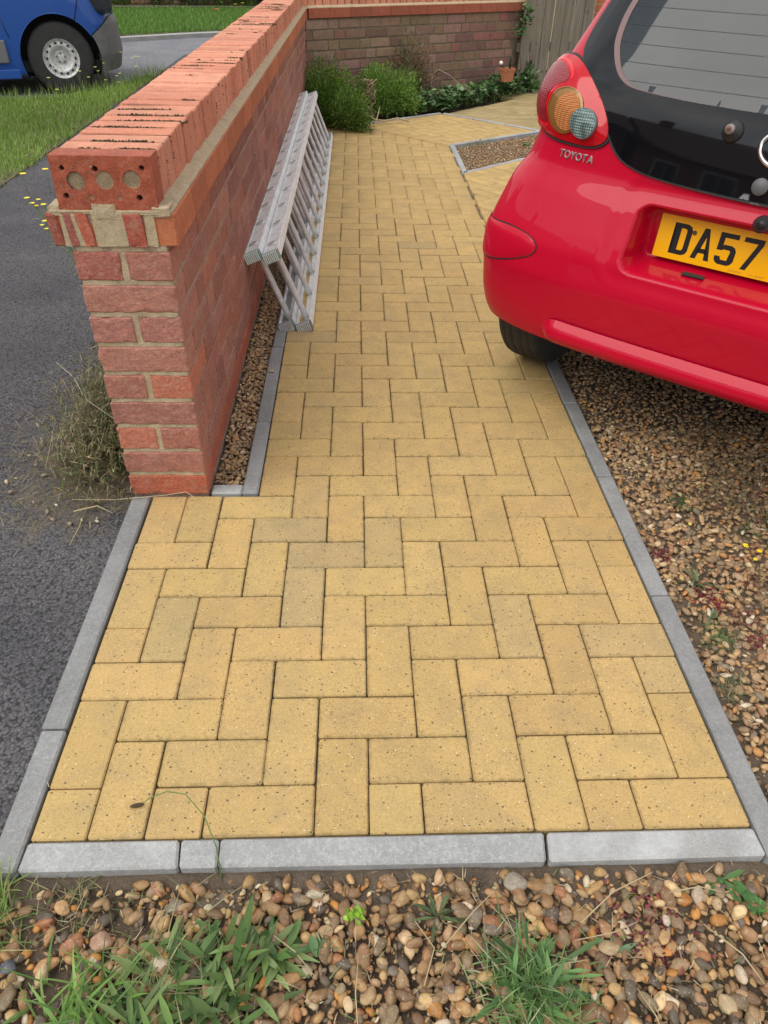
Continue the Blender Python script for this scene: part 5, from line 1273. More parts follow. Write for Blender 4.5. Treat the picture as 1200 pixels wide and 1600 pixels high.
P2_ = blades(x2, y2, -.012, .08, .17, .0015, .003, 0, .7, LAWN, (.1, .5))
x3, y3 = in_area(9000, [(-50, -30), (-26, -30), (-26, 22), (-50, 22)]); P3_ = blades(x3, y3, -.012, .04, .09, .003, .006, 0, .9, LAWN, (.1, .6))
leafmesh('grass', [P_, P2_, P3_], M['leaf'], kind='stuff', label='green lawn grass of the roadside verge')
x, y = in_area(90000, [(-70, 120.4), (-43, 124), (-31, 134), (-21, 140.5), (0, 146.5), (0, 190), (-70, 168)])
leafmesh('grass', [blades(x, y, -.035, .06, .14, .003, .007, 0, .8, [(.11, .25, .03), (.08, .20, .02), (.15, .29, .05), (.18, .29, .07)], (.1, .5))], M['leaf'], kind='stuff', label='bright green grass strip across the road')
# far boundary wall and hedge plants
fw = empty('garden_wall', (-8.5, 17.2, .0), math.radians(13), label='pale brown brick boundary wall across the road', cat='wall')
link('mortar', box_mesh('mortar', 0, 14, .004, .2, 0, 1.35), fw, M['mortar_dark'])
jl = []
for i in range(17):
    for k in range(60): jl.append(((k * .2225 + (.111 if i % 2 else 0)) + .106, 0, i * .0775 + .02))
P = np.array(jl); link('brick', joined('bricks_rest', [mesh_arrays(BS[0])], np.zeros(len(P), int), np.repeat(np.eye(3)[None], len(P), 0), P, pal([(.33, .17, .10), (.38, .22, .13), (.28, .14, .09)], len(P), .15)), fw, M['brick_join'], kind='stuff')
link('coping', box_mesh('coping', -.02, 14.02, -.03, .23, 1.36, 1.42, .005), fw, M['kerb'])
def bush(name, c, rad, h, n, Lr, Wr, cols, label, cat='shrub', up=.6, prof=(.4, 1, .8, .1), segs=3, stems=14, group=None, stemcol=(.12, .09, .05), shell=.45, sprays=26):
    b = empty(name, c, 0, label=label, cat=cat, group=group)
    th = rng.uniform(0, 2 * np.pi, sprays); ph = np.arccos(rng.uniform(0, 1, sprays)); S_ = np.stack([np.cos(th) * np.sin(ph), np.sin(th) * np.sin(ph), np.cos(ph)], 1) * rng.uniform(.62, 1.0, (sprays, 1))
    k = rng.integers(0, sprays, n); t = rng.uniform(shell, 1.06, n); Pn = S_[k] * t[:, None] + rng.normal(0, .13, (n, 3))
    nr = np.linalg.norm(Pn, axis=1, keepdims=True); Pn = np.where(nr > 1.08, Pn / nr * 1.08, Pn)
    P0 = Pn * np.array([rad[0], rad[1], h]); P0[:, 2] = np.abs(P0[:, 2]) + .01
    D = Pn + np.array([0, 0, up]) + rng.normal(0, .45, (n, 3)); D /= np.linalg.norm(D, axis=1, keepdims=True)
    s_ = np.cross(D, rng.normal(0, 1, (n, 3))); s_ /= np.linalg.norm(s_, axis=1, keepdims=True)
    v, f, nv = ribbons(P0, D, s_, rng.uniform(*Lr, n), rng.uniform(*Wr, n), rng.uniform(0, .4, n), segs, prof)
    cc = pal(cols, n, .22) * (.85 + .3 * rng.random((sprays, 1)))[k]
    leafmesh('foliage', [(v, f, nv, cc)], M['leaf'], b)
    bm = bmesh.new()
    for i in range(stems):
        d = S_[i % sprays] * np.array([rad[0], rad[1], h]) * .9; q = [(d[0] * a + R.uniform(-.01, .01), d[1] * a + R.uniform(-.01, .01), abs(d[2]) * a ** .8) for a in (0, .3, .6, .9)]
        tube_bm(bm, q, [.005, .004, .003, .0015], 4)
    link('stem', bm_mesh('stem', bm), b, simple('stem_bark', stemcol, .9)); return b
for i, (px, c2) in enumerate(((-5.2, 0), (-4.4, 1), (-3.8, 1), (-3.3, 0), (-2.7, 0), (-2.2, 1), (-1.6, 0), (-6.2, 0))):
    wx = px; wy = 17.2 + (px + 8.5) * .23 - .35
    bush('shrub', (wx, wy, .03), (.35, .25), [.55, .75, .5, .7, .62, .55, .8, .6][i], 1300, (.03, .08), (.006, .014), [(.05, .09, .03), (.08, .11, .045), (.14, .13, .07)] if c2 else GREEN,
         ['dull green bush before the far wall, just right of the van', 'dry brownish plant before the far wall, first right of the dull bush', 'dry brownish plant before the far wall, tallest in the middle', 'dark green small bush before the far wall near the red flower', 'low green bush before the far wall right of the small dark one', 'browned plant before the far wall close to the coping bricks', 'tall green bush before the far wall hidden partly by the coping', 'green bush before the far wall hidden behind the blue van'][i], group='plants along the far wall')
# shrubs at the end of the path
HEATH = [(.10, .20, .022), (.15, .27, .035), (.05, .11, .015), (.24, .36, .06), (.03, .07, .012)]
bush('shrub', (-.55, 6.32, 0), (.26, .42), .44, 26000, (.016, .036), (.0014, .0032), HEATH, 'tall feathery green shrub in the wall corner behind the ladder', up=.35, segs=2, prof=(.6, 1, .2), stems=20, sprays=44)
bush('shrub', (-.40, 5.98, 0), (.23, .28), .27, 14000, (.014, .034), (.0014, .0030), HEATH, 'low rounded green shrub at the far end of the ladder', up=.35, segs=2, prof=(.6, 1, .2), stems=14, sprays=34)
bush('shrub', (.0, 6.78, 0), (.38, .30), .36, 20000, (.020, .045), (.0015, .0034), [(.12, .24, .03), (.18, .32, .05), (.06, .13, .02), (.26, .40, .09)], 'bright green bushy shrub in front of the brown brick wall', up=.4, segs=2, prof=(.6, 1, .2), stems=14, sprays=34)
bush('dried_plant', (.22, 7.12, 0), (.26, .20), .52, 6000, (.02, .06), (.0016, .0045), [(.14, .10, .06), (.20, .14, .08), (.09, .07, .04), (.24, .18, .11)], 'dried brown twiggy plant against the brown brick wall', 'dried plant', up=.4, segs=2, stems=34, stemcol=(.10, .07, .045), sprays=40)
bush('shrub', (-.22, 7.16, 0), (.07, .07), .50, 500, (.02, .05), (.003, .006), HEATH, 'thin upright leafy shoot rising between the green shrubs', up=1.2, stems=5, sprays=12)
bush('shrub', (.15, 7.05, 0), (.06, .06), .56, 380, (.02, .045), (.004, .009), [(.10, .16, .06), (.14, .2, .08)], 'slender grey green shoot standing above the dried plant', up=1.2, stems=5, sprays=12)
# leafy ground cover
def rosette_leaves(x, y, z0, n, Lr, Wr, cols, lean=(.5, 1.4), droop=(.0, .5), prof=(.25, .95, 1, .75, .1), segs=4):
    xs = np.repeat(x, n) + rng.normal(0, .012, len(x) * n); ys = np.repeat(y, n) + rng.normal(0, .012, len(x) * n); zs = np.repeat(z0, n)
    D, s_ = dirs(len(xs), *lean); v, f, nv = ribbons(np.stack([xs, ys, zs], 1), D, s_, rng.uniform(*Lr, len(xs)), rng.uniform(*Wr, len(xs)), rng.uniform(*droop, len(xs)), segs, prof); return v, f, nv, pal(cols, len(xs), .25)
x, y = in_area(2300, [(2.2, 67.0), (4.9, 68.2), (9.5, 73.5), (14.4, 79), (17.5, 84), (14, 82.5), (8, 77.5), (2, 71.5)])
hgt = rng.uniform(.02, .20, len(x)) * (.55 + .45 * np.sin(x * 9 + 1) * np.cos(y * 7))
COVER = [(.08, .17, .05), (.11, .22, .065), (.055, .12, .04), (.15, .25, .11), (.22, .32, .16)]
gc = empty('ground_cover', (0, 0, 0), 0, label='dark green leafy ground cover along the foot of the brown wall', cat='ground cover')
gc['kind'] = 'stuff'
leafmesh('foliage', [rosette_leaves(x, y, np.abs(hgt), 6, (.03, .065), (.012, .022), COVER, (.7, 1.6), (-.1, .5)), blades(*in_area(3500, [(2.6, 67.2), (4.9, 68.6), (12, 75.5), (17, 82.5), (14.5, 82), (6, 74.5)]), .0, .04, .13, .002, .004, .1, 1.0, GREEN + [(.25, .2, .1)], (.1, .5))], M['leaf'], gc, kind='stuff')
bush('fern', (1.5, 8.06, .02), (.13, .10), .20, 260, (.04, .09), (.01, .018), COVER, 'leafy green plant by the fence foot beside the terracotta pot', 'plant', up=.5, stems=8, sprays=12)
iv = empty('climbing_ivy', (1.30, 7.93, .0), 0, label='dark green ivy climbing the wall end where the fence begins', cat='ivy')
n = 85; t = .45 + .55 * rng.random(n) ** .8; Pn = np.stack([rng.normal(.06, .035, n) + .03 * np.sin(t * 9), rng.normal(-.02, .012, n), .28 + t * .5], 1); D, s_ = dirs(n, .8, 2.0, rng.uniform(3.6, 5.4, n))
leafmesh('foliage', [(*ribbons(Pn, D, s_, rng.uniform(.03, .06, n), rng.uniform(.014, .024, n), rng.uniform(0, .4, n), 3, (.6, 1, .7, .05)), pal(COVER[:3], n, .2))], M['leaf'], iv)
bm = bmesh.new(); tube_bm(bm, [(.06 + .02 * math.sin(a * 8), -.01, .02 + a * .74) for a in np.linspace(0, 1, 12)], .006, 5); link('stem', bm_mesh('stem', bm), iv, simple('ivy_bark', (.1, .07, .05), .9))
# terracotta pot with a black stake and a white-headed stick
pot = empty('plant_pot', (1.18, 7.60, .15), .35, label='square terracotta pot among the leaves below the brown wall', cat='plant pot')
bm = bmesh.new(); vs = []
for s0, z in ((.046, 0), (.056, .09), (.061, .09), (.063, .115), (.054, .115), (.048, .10)): vs.append([bm.verts.new((a * s0, b * s0, z)) for a, b in ((-1, -1), (1, -1), (1, 1), (-1, 1))])
for p, q in zip(vs, vs[1:]):
    for k in range(4): bm.faces.new((p[k], p[(k + 1) % 4], q[(k + 1) % 4], q[k]))
bm.faces.new(vs[0][::-1]); bm.faces.new(vs[-1]); bmesh.ops.bevel(bm, geom=[e for e in bm.edges if e.calc_length() > .09 and False], offset=.004, affect='EDGES'); link('pot', bm_mesh('pot', bm), pot, M['terracotta'])
link('soil', box_mesh('soil', -.049, .049, -.049, .049, .09, .104), pot, M['soil'])
st = empty('garden_stake', (1.205, 7.61, .22), 0, label='thin black stake standing upright in the terracotta pot', cat='stake')
bm = bmesh.new(); tube_bm(bm, [(0, 0, 0), (.002, 0, .12), (.004, 0, .145)], [.010, .010, .004], 8); link('stake', bm_mesh('stake', bm), st, M['black'])
sl = empty('garden_light', (1.15, 7.60, .22), 0, label='black stick with a white ball tip leaning in the pot', cat='garden light')
bm = bmesh.new(); tube_bm(bm, [(0.02, 0, 0), (-.03, 0, .07)], .012, 8); link('stick', bm_mesh('stick', bm), sl, M['black'])
bm = bmesh.new(); bmesh.ops.create_uvsphere(bm, u_segments=14, v_segments=10, radius=.018, matrix=Matrix.Translation((-.036, 0, .085))); link('ball', bm_mesh('ball', bm, True), sl, simple('white_plastic', (.8, .8, .78), .4))
# twigs
def branch(name, label, cat, loc, paths, col, parent=None):
    bm = bmesh.new()
    for pts, r0, r1 in paths: tube_bm(bm, pts, list(np.linspace(r0, r1, len(pts))), 5)
    me = bm_mesh(name, bm, True); m = NM(name + '_bark', .85, col); m.base(m.mix(m.ramp(m.noise(m.pos(), 90, 3), [(.4, 0), (.6, .6)]), col, tuple(c * .45 for c in col)))
    o = link(name, me, None, m.m, loc=loc); return tag(o, label, cat)
branch('twig', 'pale bare forked twig lying on the path end by the green shrubs', 'twig', (-.22, 6.24, .012), [([(0, .0, .05), (.08, -.03, .02), (.16, -.02, .015), (.26, .02, .03), (.36, .0, .008)], .008, .006), ([(.08, -.03, .02), (.10, .05, .07), (.11, .09, .10)], .006, .003), ([(.10, -.03, .02), (.17, -.10, .01), (.22, -.12, .01)], .005, .002)], (.50, .38, .24))
branch('root', 'tangle of pale bare roots hanging between the two green shrubs', 'roots', (-.20, 6.45, .0), [([(R.uniform(-.05, .05) + .03 * math.sin(a * 7 + k), R.uniform(-.03, .03), .30 - a * .3) for a in np.linspace(0, 1, 8)], .006, .003) for k in range(9)], (.33, .25, .15))
branch('twig', 'thin arching bare twig standing over the leafy ground cover', 'twig', (.38, 7.0, .1), [([(0, 0, .04), (.01, .02, .17), (.06, .03, .21), (.16, .03, .17), (.28, .02, .09), (.40, 0, .02)], .005, .003), ([(.0, .02, .1), (.06, .05, .14), (.12, .07, .11)], .003, .002)], (.33, .27, .18))

# weed clump, hay and moss at the foot of the wall
wc = empty('weed_clump', (-1.07, 1.36, -.015), 0, label='tangled half dry weed clump growing beside the brick wall end', cat='weeds')
def tangle(n, c, sp, hl, Lr, Wr, cols, w=None, lean=(.1, 1.5), droop=(.0, .9), segs=4):
    P0 = np.stack([c[0] + rng.normal(0, sp[0], n), c[1] + rng.normal(0, sp[1], n), c[2] + np.abs(rng.normal(0, hl, n))], 1); D, s_ = dirs(n, *lean)
    v, f, nv = ribbons(P0, D, s_, rng.uniform(*Lr, n), rng.uniform(*Wr, n), rng.uniform(*droop, n), segs, (.8, 1, .9, .5, .1)); return v, f, nv, pal(cols, n, .2, w)
WEED = [(.13, .12, .05), (.19, .17, .075), (.08, .065, .035), (.28, .23, .12), (.10, .14, .04), (.42, .34, .20)]
leafmesh('foliage', [tangle(14000, (.0, .03, .01), (.07, .17), .085, (.015, .055), (.0009, .0020), WEED, [5, 5, 5, 3, 4, 1.2]),
                     tangle(900, (.03, .16, .05), (.03, .06), .06, (.03, .06), (.001, .0028), [(.06, .12, .02), (.09, .15, .03)]),
                     tangle(900, (-.05, -.10, .0), (.07, .09), .02, (.04, .10), (.0007, .0013), [(.13, .105, .065), (.22, .18, .115), (.07, .05, .035)], None, (.9, 1.6))], M['leaf'], wc)
leafmesh('dry_stem', [tangle(60, (-.02, .0, .02), (.09, .15), .06, (.06, .15), (.0008, .0014), [(.42, .34, .20), (.34, .27, .16)], None, (.5, 1.6), (-.2, .4), 5)], M['hay'], wc)
x, y = in_area(1900, [(-14.4, 8.6), (-9.8, 8.4), (-9.6, 19), (-12.6, 20), (-14.6, 15)])
hl = blades(x, y, -.012, .01, .05, .0006, .0012, 1.2, 1.57, [(.17, .14, .085), (.10, .08, .05), (.26, .215, .14)], (.0, .05)); 
P = scatter([(-14.4, 9), (-10, 8.8), (-10, 12), (-13, 15.5)], 260, .008, .02, -.012, 1, 31)
link('pebble', joined('pebbles', PEB2, rng.integers(0, 10, len(P)), stones(P, 31), P[:, :3], pal([(.5, .4, .28), (.35, .26, .19), (.6, .52, .4)], len(P), .2), True), None, M['pebble'], kind='stuff', label='scattered pebbles on the tarmac by the weed clump')
leafmesh('litter', [hl], M['hay'], kind='stuff', label='loose dry plant litter around the weed clump')
relief('dirt', -1.34, -.96, .96, 1.86, .008, lambda X, Y: -.018 + .012 * (1 - ((X + 1.04) / .20) ** 2 - ((Y - 1.40) / .40) ** 2) + wob(X * 3, Y * 3, .010), M['soil'], kind='structure')
def straw(name, label, pts, r, col=(.50, .42, .25), cat='straw'):
    bm = bmesh.new(); tube_bm(bm, pts, [r, r * 1.0] + [r * .8] * (len(pts) - 3) + [r * .3], 5); o = link(name, bm_mesh(name, bm, True), None, simple(name + '_%d' % len(bpy.data.materials), col, .7)); return tag(o, label, cat)
straw('straw', 'long pale straw across the foot of the brick wall end', [(-1.12, .985, .0), (-1.0, .975, .006), (-.86, .985, .014), (-.80, .99, .022), (-.76, .965, .006), (-.72, .93, .003)], .0011)
straw('straw', 'short thick dry stalk on the tarmac at the weed clump foot', [(-1.10, .93, .0), (-1.04, .95, .004), (-.99, .92, .002)], .0024, (.40, .33, .19))
straw('straw', 'straight vertical straw lying on the dark tarmac below the weeds', [(-1.075, .93, -.01), (-1.07, .88, -.009), (-1.075, .80, -.011)], .0016, (.38, .33, .17))
straw('straw', 'thin pale stem crossing from the tarmac to the wall face', [(-1.34, 1.62, .10), (-1.2, 1.40, .16), (-1.1, 1.2, .20), (-.955, 1.02, .235)], .0009, (.55, .5, .38))
straw('straw', 'arched dry stem over the top of the weed clump', [(-1.08, 1.30, .02), (-1.12, 1.36, .12), (-1.10, 1.46, .20), (-1.03, 1.48, .24)], .0014, (.36, .30, .18))
# bent grass stalk with a seed head over the kerb
straw('grass_stalk', 'bent green grass stalk arching over the edging onto the yellow blocks', [(-.553, -.075, -.03), (-.562, -.035, .03), (-.583, .0, .075), (-.62, .035, .085), (-.66, .055, .06), (-.70, .066, .02), (-.716, .062, .006)], .0013, (.12, .20, .05), 'grass stalk')
bm = bmesh.new(); bmesh.ops.create_icosphere(bm, subdivisions=2, radius=1, matrix=Matrix.Translation((-.724, .061, .005)) @ Matrix.Rotation(.2, 4, 'Z') @ Matrix.Diagonal((.013, .0042, .0035, 1)))
tag(link('seed_head', bm_mesh('seed_head', bm, True), None, simple('seed_head_brown', (.10, .06, .03), .9, bump=(900, 1, .004))), 'dark seed head resting on a yellow block near the edging corner', 'seed head')

# weeds in the front gravel
def weed(name, c, n, Lr, Wr, cols, label, lean=(.5, 1.35), droop=(.1, .6), prof=(.15, .4, .85, 1, .85, .45, .06), cat='weed', segs=7, extra=None, spread=.012):
    w = empty(name, (c[0] * .1, c[1] * .1, c[2] if len(c) > 2 else -.016), 0, label=label, cat=cat)
    D, s_ = dirs(n, *lean); spread = min(spread, .0025) if n < 25 else spread; P0 = np.stack([rng.normal(0, spread, n), rng.normal(0, spread, n), np.zeros(n)], 1)
    pr = [(*ribbons(P0, D, s_, rng.uniform(*Lr, n), rng.uniform(*Wr, n), rng.uniform(*droop, n), segs, prof, .45 if Wr[1] > .0035 else 0, .25), pal(cols, n, .34))]
    if extra: pr += extra
    leafmesh('leaf', pr, M['leaf'], w); return w
PLANT_ = [(.09, .165, .045), (.14, .225, .06), (.065, .12, .035), (.20, .28, .10)]
weed('plantain', (-5.5, -2.4), 125, (.05, .11), (.0034, .0074), PLANT_, 'broad leaved plantain tuft in the front gravel, left of middle', lean=(.45, 1.38), spread=.045)
weed('plantain', (-4.6, -1.85), 34, (.04, .08), (.0045, .008), PLANT_, 'smaller plantain rosette touching the right side of the broad tuft', lean=(.6, 1.45))
weed('plantain', (-6.5, -2.9), 40, (.06, .12), (.003, .006), PLANT_, 'narrow leaved plantain at the bottom edge below the broad tuft')
weed('grass_tuft', (-9.35, -1.15, -.03), 170, (.05, .13), (.0010, .0022), [(.16, .25, .05), (.22, .30, .08), (.35, .32, .14), (.1, .18, .03)], 'yellowish green grass tuft at the kerb corner, far left', lean=(.2, 1.3), prof=(1, .9, .6, .1), cat='grass tuft', segs=4, spread=.022)
weed('grass_tuft', (-7.5, -2.6), 80, (.06, .14), (.0013, .003), [(.14, .26, .05), (.19, .32, .08), (.10, .2, .04)], 'long bladed grass tuft in the lower left gravel', lean=(.4, 1.4), prof=(1, .9, .6, .1), cat='grass tuft', segs=5, spread=.03)
weed('grass_tuft', (-8.0, -.95, -.026), 90, (.03, .08), (.0006, .0012), [(.34, .28, .15), (.22, .2, .1), (.14, .16, .06)], 'thin dry grass wisps under the left end of the edging', lean=(.7, 1.5), prof=(1, .9, .6, .1), cat='grass tuft', segs=4, spread=.03)
weed('grass_tuft', (-6.2, -2.2), 130, (.04, .12), (.0006, .0014), [(.14, .22, .06), (.3, .28, .14), (.2, .26, .09)], 'thin grass blades growing through the broad plantain tuft', lean=(.4, 1.5), prof=(1, .9, .6, .1), cat='grass tuft', segs=5, spread=.06)
weed('grass_tuft', (-.6, -2.3), 150, (.04, .11), (.0006, .0016), [(.15, .26, .08), (.22, .3, .12), (.36, .32, .2)], 'fine grass blades mixed into the dandelion tuft', lean=(.4, 1.5), prof=(1, .9, .6, .1), cat='grass tuft', segs=5, spread=.035)
weed('dandelion', (-.5, -2.45), 105, (.04, .11), (.0026, .0058), [(.10, .20, .06), (.14, .26, .08), (.08, .16, .05)], 'spiky green dandelion tuft in the front gravel, right of middle', lean=(.5, 1.5), droop=(.0, .35), prof=(.3, .6, .35, .8, .4, 1, .5, .1), segs=8, spread=.02)
weed('grass_tuft', (-.35, -2.75), 150, (.04, .09), (.0008, .0018), [(.13, .26, .07), (.17, .3, .09)], 'fine leaved green weed at the bottom edge below the dandelion', lean=(.3, 1.4), prof=(1, .9, .6, .1), cat='grass tuft', spread=.03)
weed('dandelion', (-1.9, -1.35), 14, (.03, .06), (.002, .004), [(.09, .13, .05), (.07, .1, .04)], 'small dull weed in gravel, up and left of the dandelion', lean=(.6, 1.5))
weed('seedling', (3.45, -1.25), 9, (.028, .045), (.008, .012), [(.08, .19, .05), (.1, .22, .06)], 'small oval leaved green seedling near the right edging corner', lean=(.5, 1.2))
weed('seedling', (3.15, -.85), 6, (.03, .06), (.005, .009), [(.08, .17, .05)], 'flat dark leaf under the edging at the right corner', lean=(1.2, 1.5))
weed('seedling', (-3.25, -1.42, .015), 26, (.008, .016), (.003, .005), [(.25, .42, .04), (.3, .48, .06)], 'tiny lime green sprig on a thin stem in the front gravel', lean=(.2, 1.4), spread=.006)
straw('sprig_stem', 'thin dead stem carrying the tiny lime green sprig', [(-.325, -.19, -.03), (-.3245, -.16, -.01), (-.325, -.142, .016)], .0009, (.4, .33, .22), 'stem')
weed('seedling', (-3.85, -1.9), 4, (.03, .045), (.006, .008), [(.1, .2, .07), (.14, .22, .1)], 'few pale green leaves alone in the middle of the front gravel', lean=(.9, 1.4), spread=.002)
weed('seedling', (.9, -1.95), 5, (.03, .05), (.004, .006), [(.12, .2, .1)], 'grey green pointed leaves right of the dandelion', lean=(1.0, 1.45))
SED = [(.17, .03, .04), (.24, .05, .06), (.12, .03, .03), (.20, .10, .05)]
weed('sedum', (1.5, -1.6), 130, (.006, .016), (.0018, .003), SED, 'dark red sedum patch in the front gravel', lean=(.2, 1.5), cat='sedum', segs=2, prof=(.7, 1, .3), spread=.035)
weed('sedum', (1.75, -1.95, -.022), 60, (.006, .015), (.0018, .003), SED, 'crimson sedum sprig just below the dark red patch', lean=(.2, 1.5), cat='sedum', segs=2, prof=(.7, 1, .3), spread=.014)
for i, (pts, r) in enumerate((([(.45, -1.55), (1.1, -1.1), (1.9, -.75)], .0011), ([(.3, -1.8), (.9, -1.75), (1.4, -1.55)], .0009), ([(-1.9, -1.9), (-1.3, -1.35), (-.9, -1.0)], .0010), ([(-2.2, -2.4), (-2.0, -1.9), (-2.3, -1.4)], .0010), ([(2.5, -1.6), (2.9, -2.1), (3.1, -2.5)], .0013), ([(1.1, -2.5), (1.25, -2.9), (1.3, -3.1)], .0010), ([(2.0, -1.1), (2.6, -1.05), (3.0, -1.1)], .0010), ([(-3.2, -1.9), (-3.25, -2.5), (-3.2, -3.1)], .0011), ([(-4.6, -1.6), (-4.2, -1.9), (-3.9, -2.2)], .0009))):
    straw('straw', ['long pale straw rising right of the dandelion', 'short straw beside the dark red sedum', 'dry stalk leaning left of the dandelion top', 'brown bent stalk between the lime sprig and dandelion', 'pale straw in the lower right gravel', 'yellow straw at the bottom edge right of the dandelion', 'green yellow stalk near the right edging corner', 'upright pale straw below the lime green sprig', 'short straw at the right edge of the plantain'][i], [(x * .1, y * .1, -.008 + .01 * (k == 1) + R.uniform(0, .006)) for k, (x, y) in enumerate(pts)] + [(pts[-1][0] * .1 + .002, pts[-1][1] * .1 + .002, -.006)], r, (.42, .34, .2))
x, y = in_area(520, [(-11, -.6), (4.6, -.6), (4.6, -3.6), (-11, -3.6)])
leafmesh('litter', [blades(x, y, -.012, .006, .03, .0004, .0010, 1.2, 1.6, [(.40, .32, .19), (.22, .16, .09), (.12, .08, .05), (.5, .42, .28)], (-.1, .2), 3, (.8, 1, .6, .2)), blades(*in_area(260, [(-11, -.7), (4.6, -.7), (4.6, -3.6), (-11, -3.6)]), -.014, .01, .035, .0006, .0014, .4, 1.5, [(.12, .2, .05), (.2, .24, .1), (.3, .26, .13)], (.1, .6), 3)], M['leaf'], kind='stuff', label='straw wisps and tiny weeds scattered through the front gravel')
# weeds and litter in the right-hand gravel
x, y = in_area(10000, [(5.6, 5.2), (5.6, 10.5), (8, 13.5), (16, 13), (16, 4), (9, 2)]); kk = (np.sin(x * 16 + 1) + np.sin(y * 14) + rng.normal(0, .55, len(x))) > .1
leafmesh('undergrowth', [blades(x[kk], y[kk], .004, .012, .038, .0007, .0019, .5, 1.7, [(.13, .085, .05), (.20, .14, .08), (.07, .05, .035), (.13, .14, .05), (.17, .05, .05)], (0, .6), prof=(.7, 1, .3), w=[4, 3, 4, 2.5, 1.4])], M['leaf'], kind='stuff', label='brown and dark red dried undergrowth creeping over the gravel beside the car')
for i, (cx, cy, n, Lr, Wr, cols, lb) in enumerate(((5.5, 6.55, 22, (.03, .075), (.0022, .004), [(.11, .17, .07), (.15, .2, .1), (.2, .19, .1)], 'flat green rosette in the gravel beside the right edging'), (5.35, 5.35, 14, (.02, .045), (.002, .004), [(.12, .18, .08), (.18, .22, .12)], 'small pale green weed below the flat rosette'), (5.3, 4.65, 130, (.015, .035), (.0006, .0012), [(.09, .17, .05), (.12, .2, .07)], 'fine leaved green tuft in the gravel near the bare soil'),
                                           (4.95, 3.2, 70, (.015, .04), (.0007, .0014), [(.12, .16, .06), (.2, .18, .1)], 'wispy green weeds by the lower bare soil patch'), (7.9, 8.6, 70, (.015, .03), (.001, .002), [(.09, .15, .05), (.14, .18, .06)], 'green weed spot near the yellow flowers'), (6.3, 9.9, 60, (.012, .025), (.001, .002), [(.10, .17, .04)], 'mossy green weed spot beneath the car bumper'))):
    weed('weed', (cx, cy, -.02), n, Lr, Wr, cols, lb, lean=(.6, 1.5), prof=(.3, .8, 1, .5, .1), segs=4, spread=.018 if n > 30 else .008)
for i, (cx, cy) in enumerate(((5.55, 6.15), (5.65, 5.75), (4.95, 7.6), (6.3, 5.3), (6.1, 4.6), (7.0, 6.6))):
    weed('sedum', (cx, cy, -.018), 60, (.006, .014), (.0016, .0028), [(.20, .01, .02), (.27, .02, .03), (.13, .02, .03)] if i < 2 else SED, ['bright crimson sedum beside the flat rosette', 'crimson sedum just below the bright one', 'purple sedum touching the right edging', 'dull red sedum right of the pale weed', 'dark sedum right of the fine tuft', 'brownish red sedum under the yellow flowers'][i], lean=(.2, 1.5), cat='sedum', segs=2, prof=(.7, 1, .3), spread=.016)
def flower(name, loc, stem_h, r, col, label, n=6, lean=(0, 0)):
    f = empty(name, loc, 0, label=label, cat='flower'); top_ = Vector((lean[0], lean[1], stem_h))
    bm = bmesh.new(); tube_bm(bm, [(0, 0, 0), (lean[0] * .4, lean[1] * .4, stem_h * .5), tuple(top_)], .0011, 4); link('stem', bm_mesh('stem', bm), f, bpy.data.materials.get('flower_stem') or simple('flower_stem', (.10, .16, .04), .8))
    az = np.linspace(0, 2 * np.pi, n, False) + R.random(); D = np.stack([np.cos(az) * .96, np.sin(az) * .96, np.full(n, .28)], 1); s_ = np.stack([-np.sin(az), np.cos(az), np.zeros(n)], 1)
    v, fc, nv = ribbons(np.repeat(np.array([tuple(top_)]), n, 0), D, s_, r, r * .42, .2, 3, (.5, 1, .9, .3))
    link('petal', mesh_np('petal', v, [fc], smooth=True), f, bpy.data.materials.get('petal_%s' % col[0]) or NM('petal_%s' % col[0], .6, col[1]).m); return f
YEL = ('yellow', (.85, .68, .01)); 
flower('yellow_flower', (.722, .775, -.02), .02, .0085, YEL, 'yellow flower in the gravel right of the edging, larger of the pair', 8); flower('yellow_flower', (.751, .754, -.02), .018, .007, YEL, 'yellow flower in the gravel right of its larger neighbour', 8)
flower('yellow_flower', (.735, .735, -.02), .006, .006, YEL, 'small yellow flower lying below the pair in the gravel')
flower('yellow_flower', (-.1 + .715, .885, -.02), .004, .006, ('pale', (.75, .6, .12)), 'pale yellow petal patch on the gravel under the bumper')
FL = [(-2.30, 4.03, .12, .020), (-2.19, 4.10, .13, .019), (-1.98, 4.10, .15, .016), (-1.93, 3.55, .08, .013)]
for i, (x, y, h, r) in enumerate(FL): flower('yellow_flower', (x, y, -.015), h, r, YEL, ['yellow flower at the lawn edge, left one of the large pair', 'yellow flower at the lawn edge, right one of the large pair', 'yellow flower just left of the coping end', 'yellow flower alone over the grey tarmac left of the coping'][i], 12)
rg = empty('ragwort', (-1.0, 1.5, -.015), 0, label='spray of small yellow flowers beside the coping end of the wall', cat='flowering weed')
ybm = []
for (px_, py_, pz) in [(-1.194, 1.4, 0.691), (-1.205, 1.45, 0.664), (-1.206, 1.5, 0.66), (-1.155, 1.4, 0.675), (-1.197, 1.45, 0.657), (-1.159, 1.5, 0.651), (-1.104, 1.4, 0.689), (-1.121, 1.45, 0.658), (-1.158, 1.5, 0.63), (-1.13, 1.4, 0.666), (-1.194, 1.45, 0.606), (-1.206, 1.5, 0.58), (-1.163, 1.4, 0.632), (-1.148, 1.45, 0.565), (-1.159, 1.5, 0.537), (-1.093, 1.4, 0.525), (-1.103, 1.45, 0.496), (-1.143, 1.5, 0.47)]:
    ybm.append((px_ + 1.0, py_ - 1.5, pz + .015))
bm = bmesh.new()
for p in ybm: tube_bm(bm, [(0, 0, 0), (p[0] * .3, p[1] * .3, p[2] * .6), p], [.0016, .0012, .0008], 4)
link('stem', bm_mesh('stem', bm), rg, bpy.data.materials['flower_stem'])
lv = []
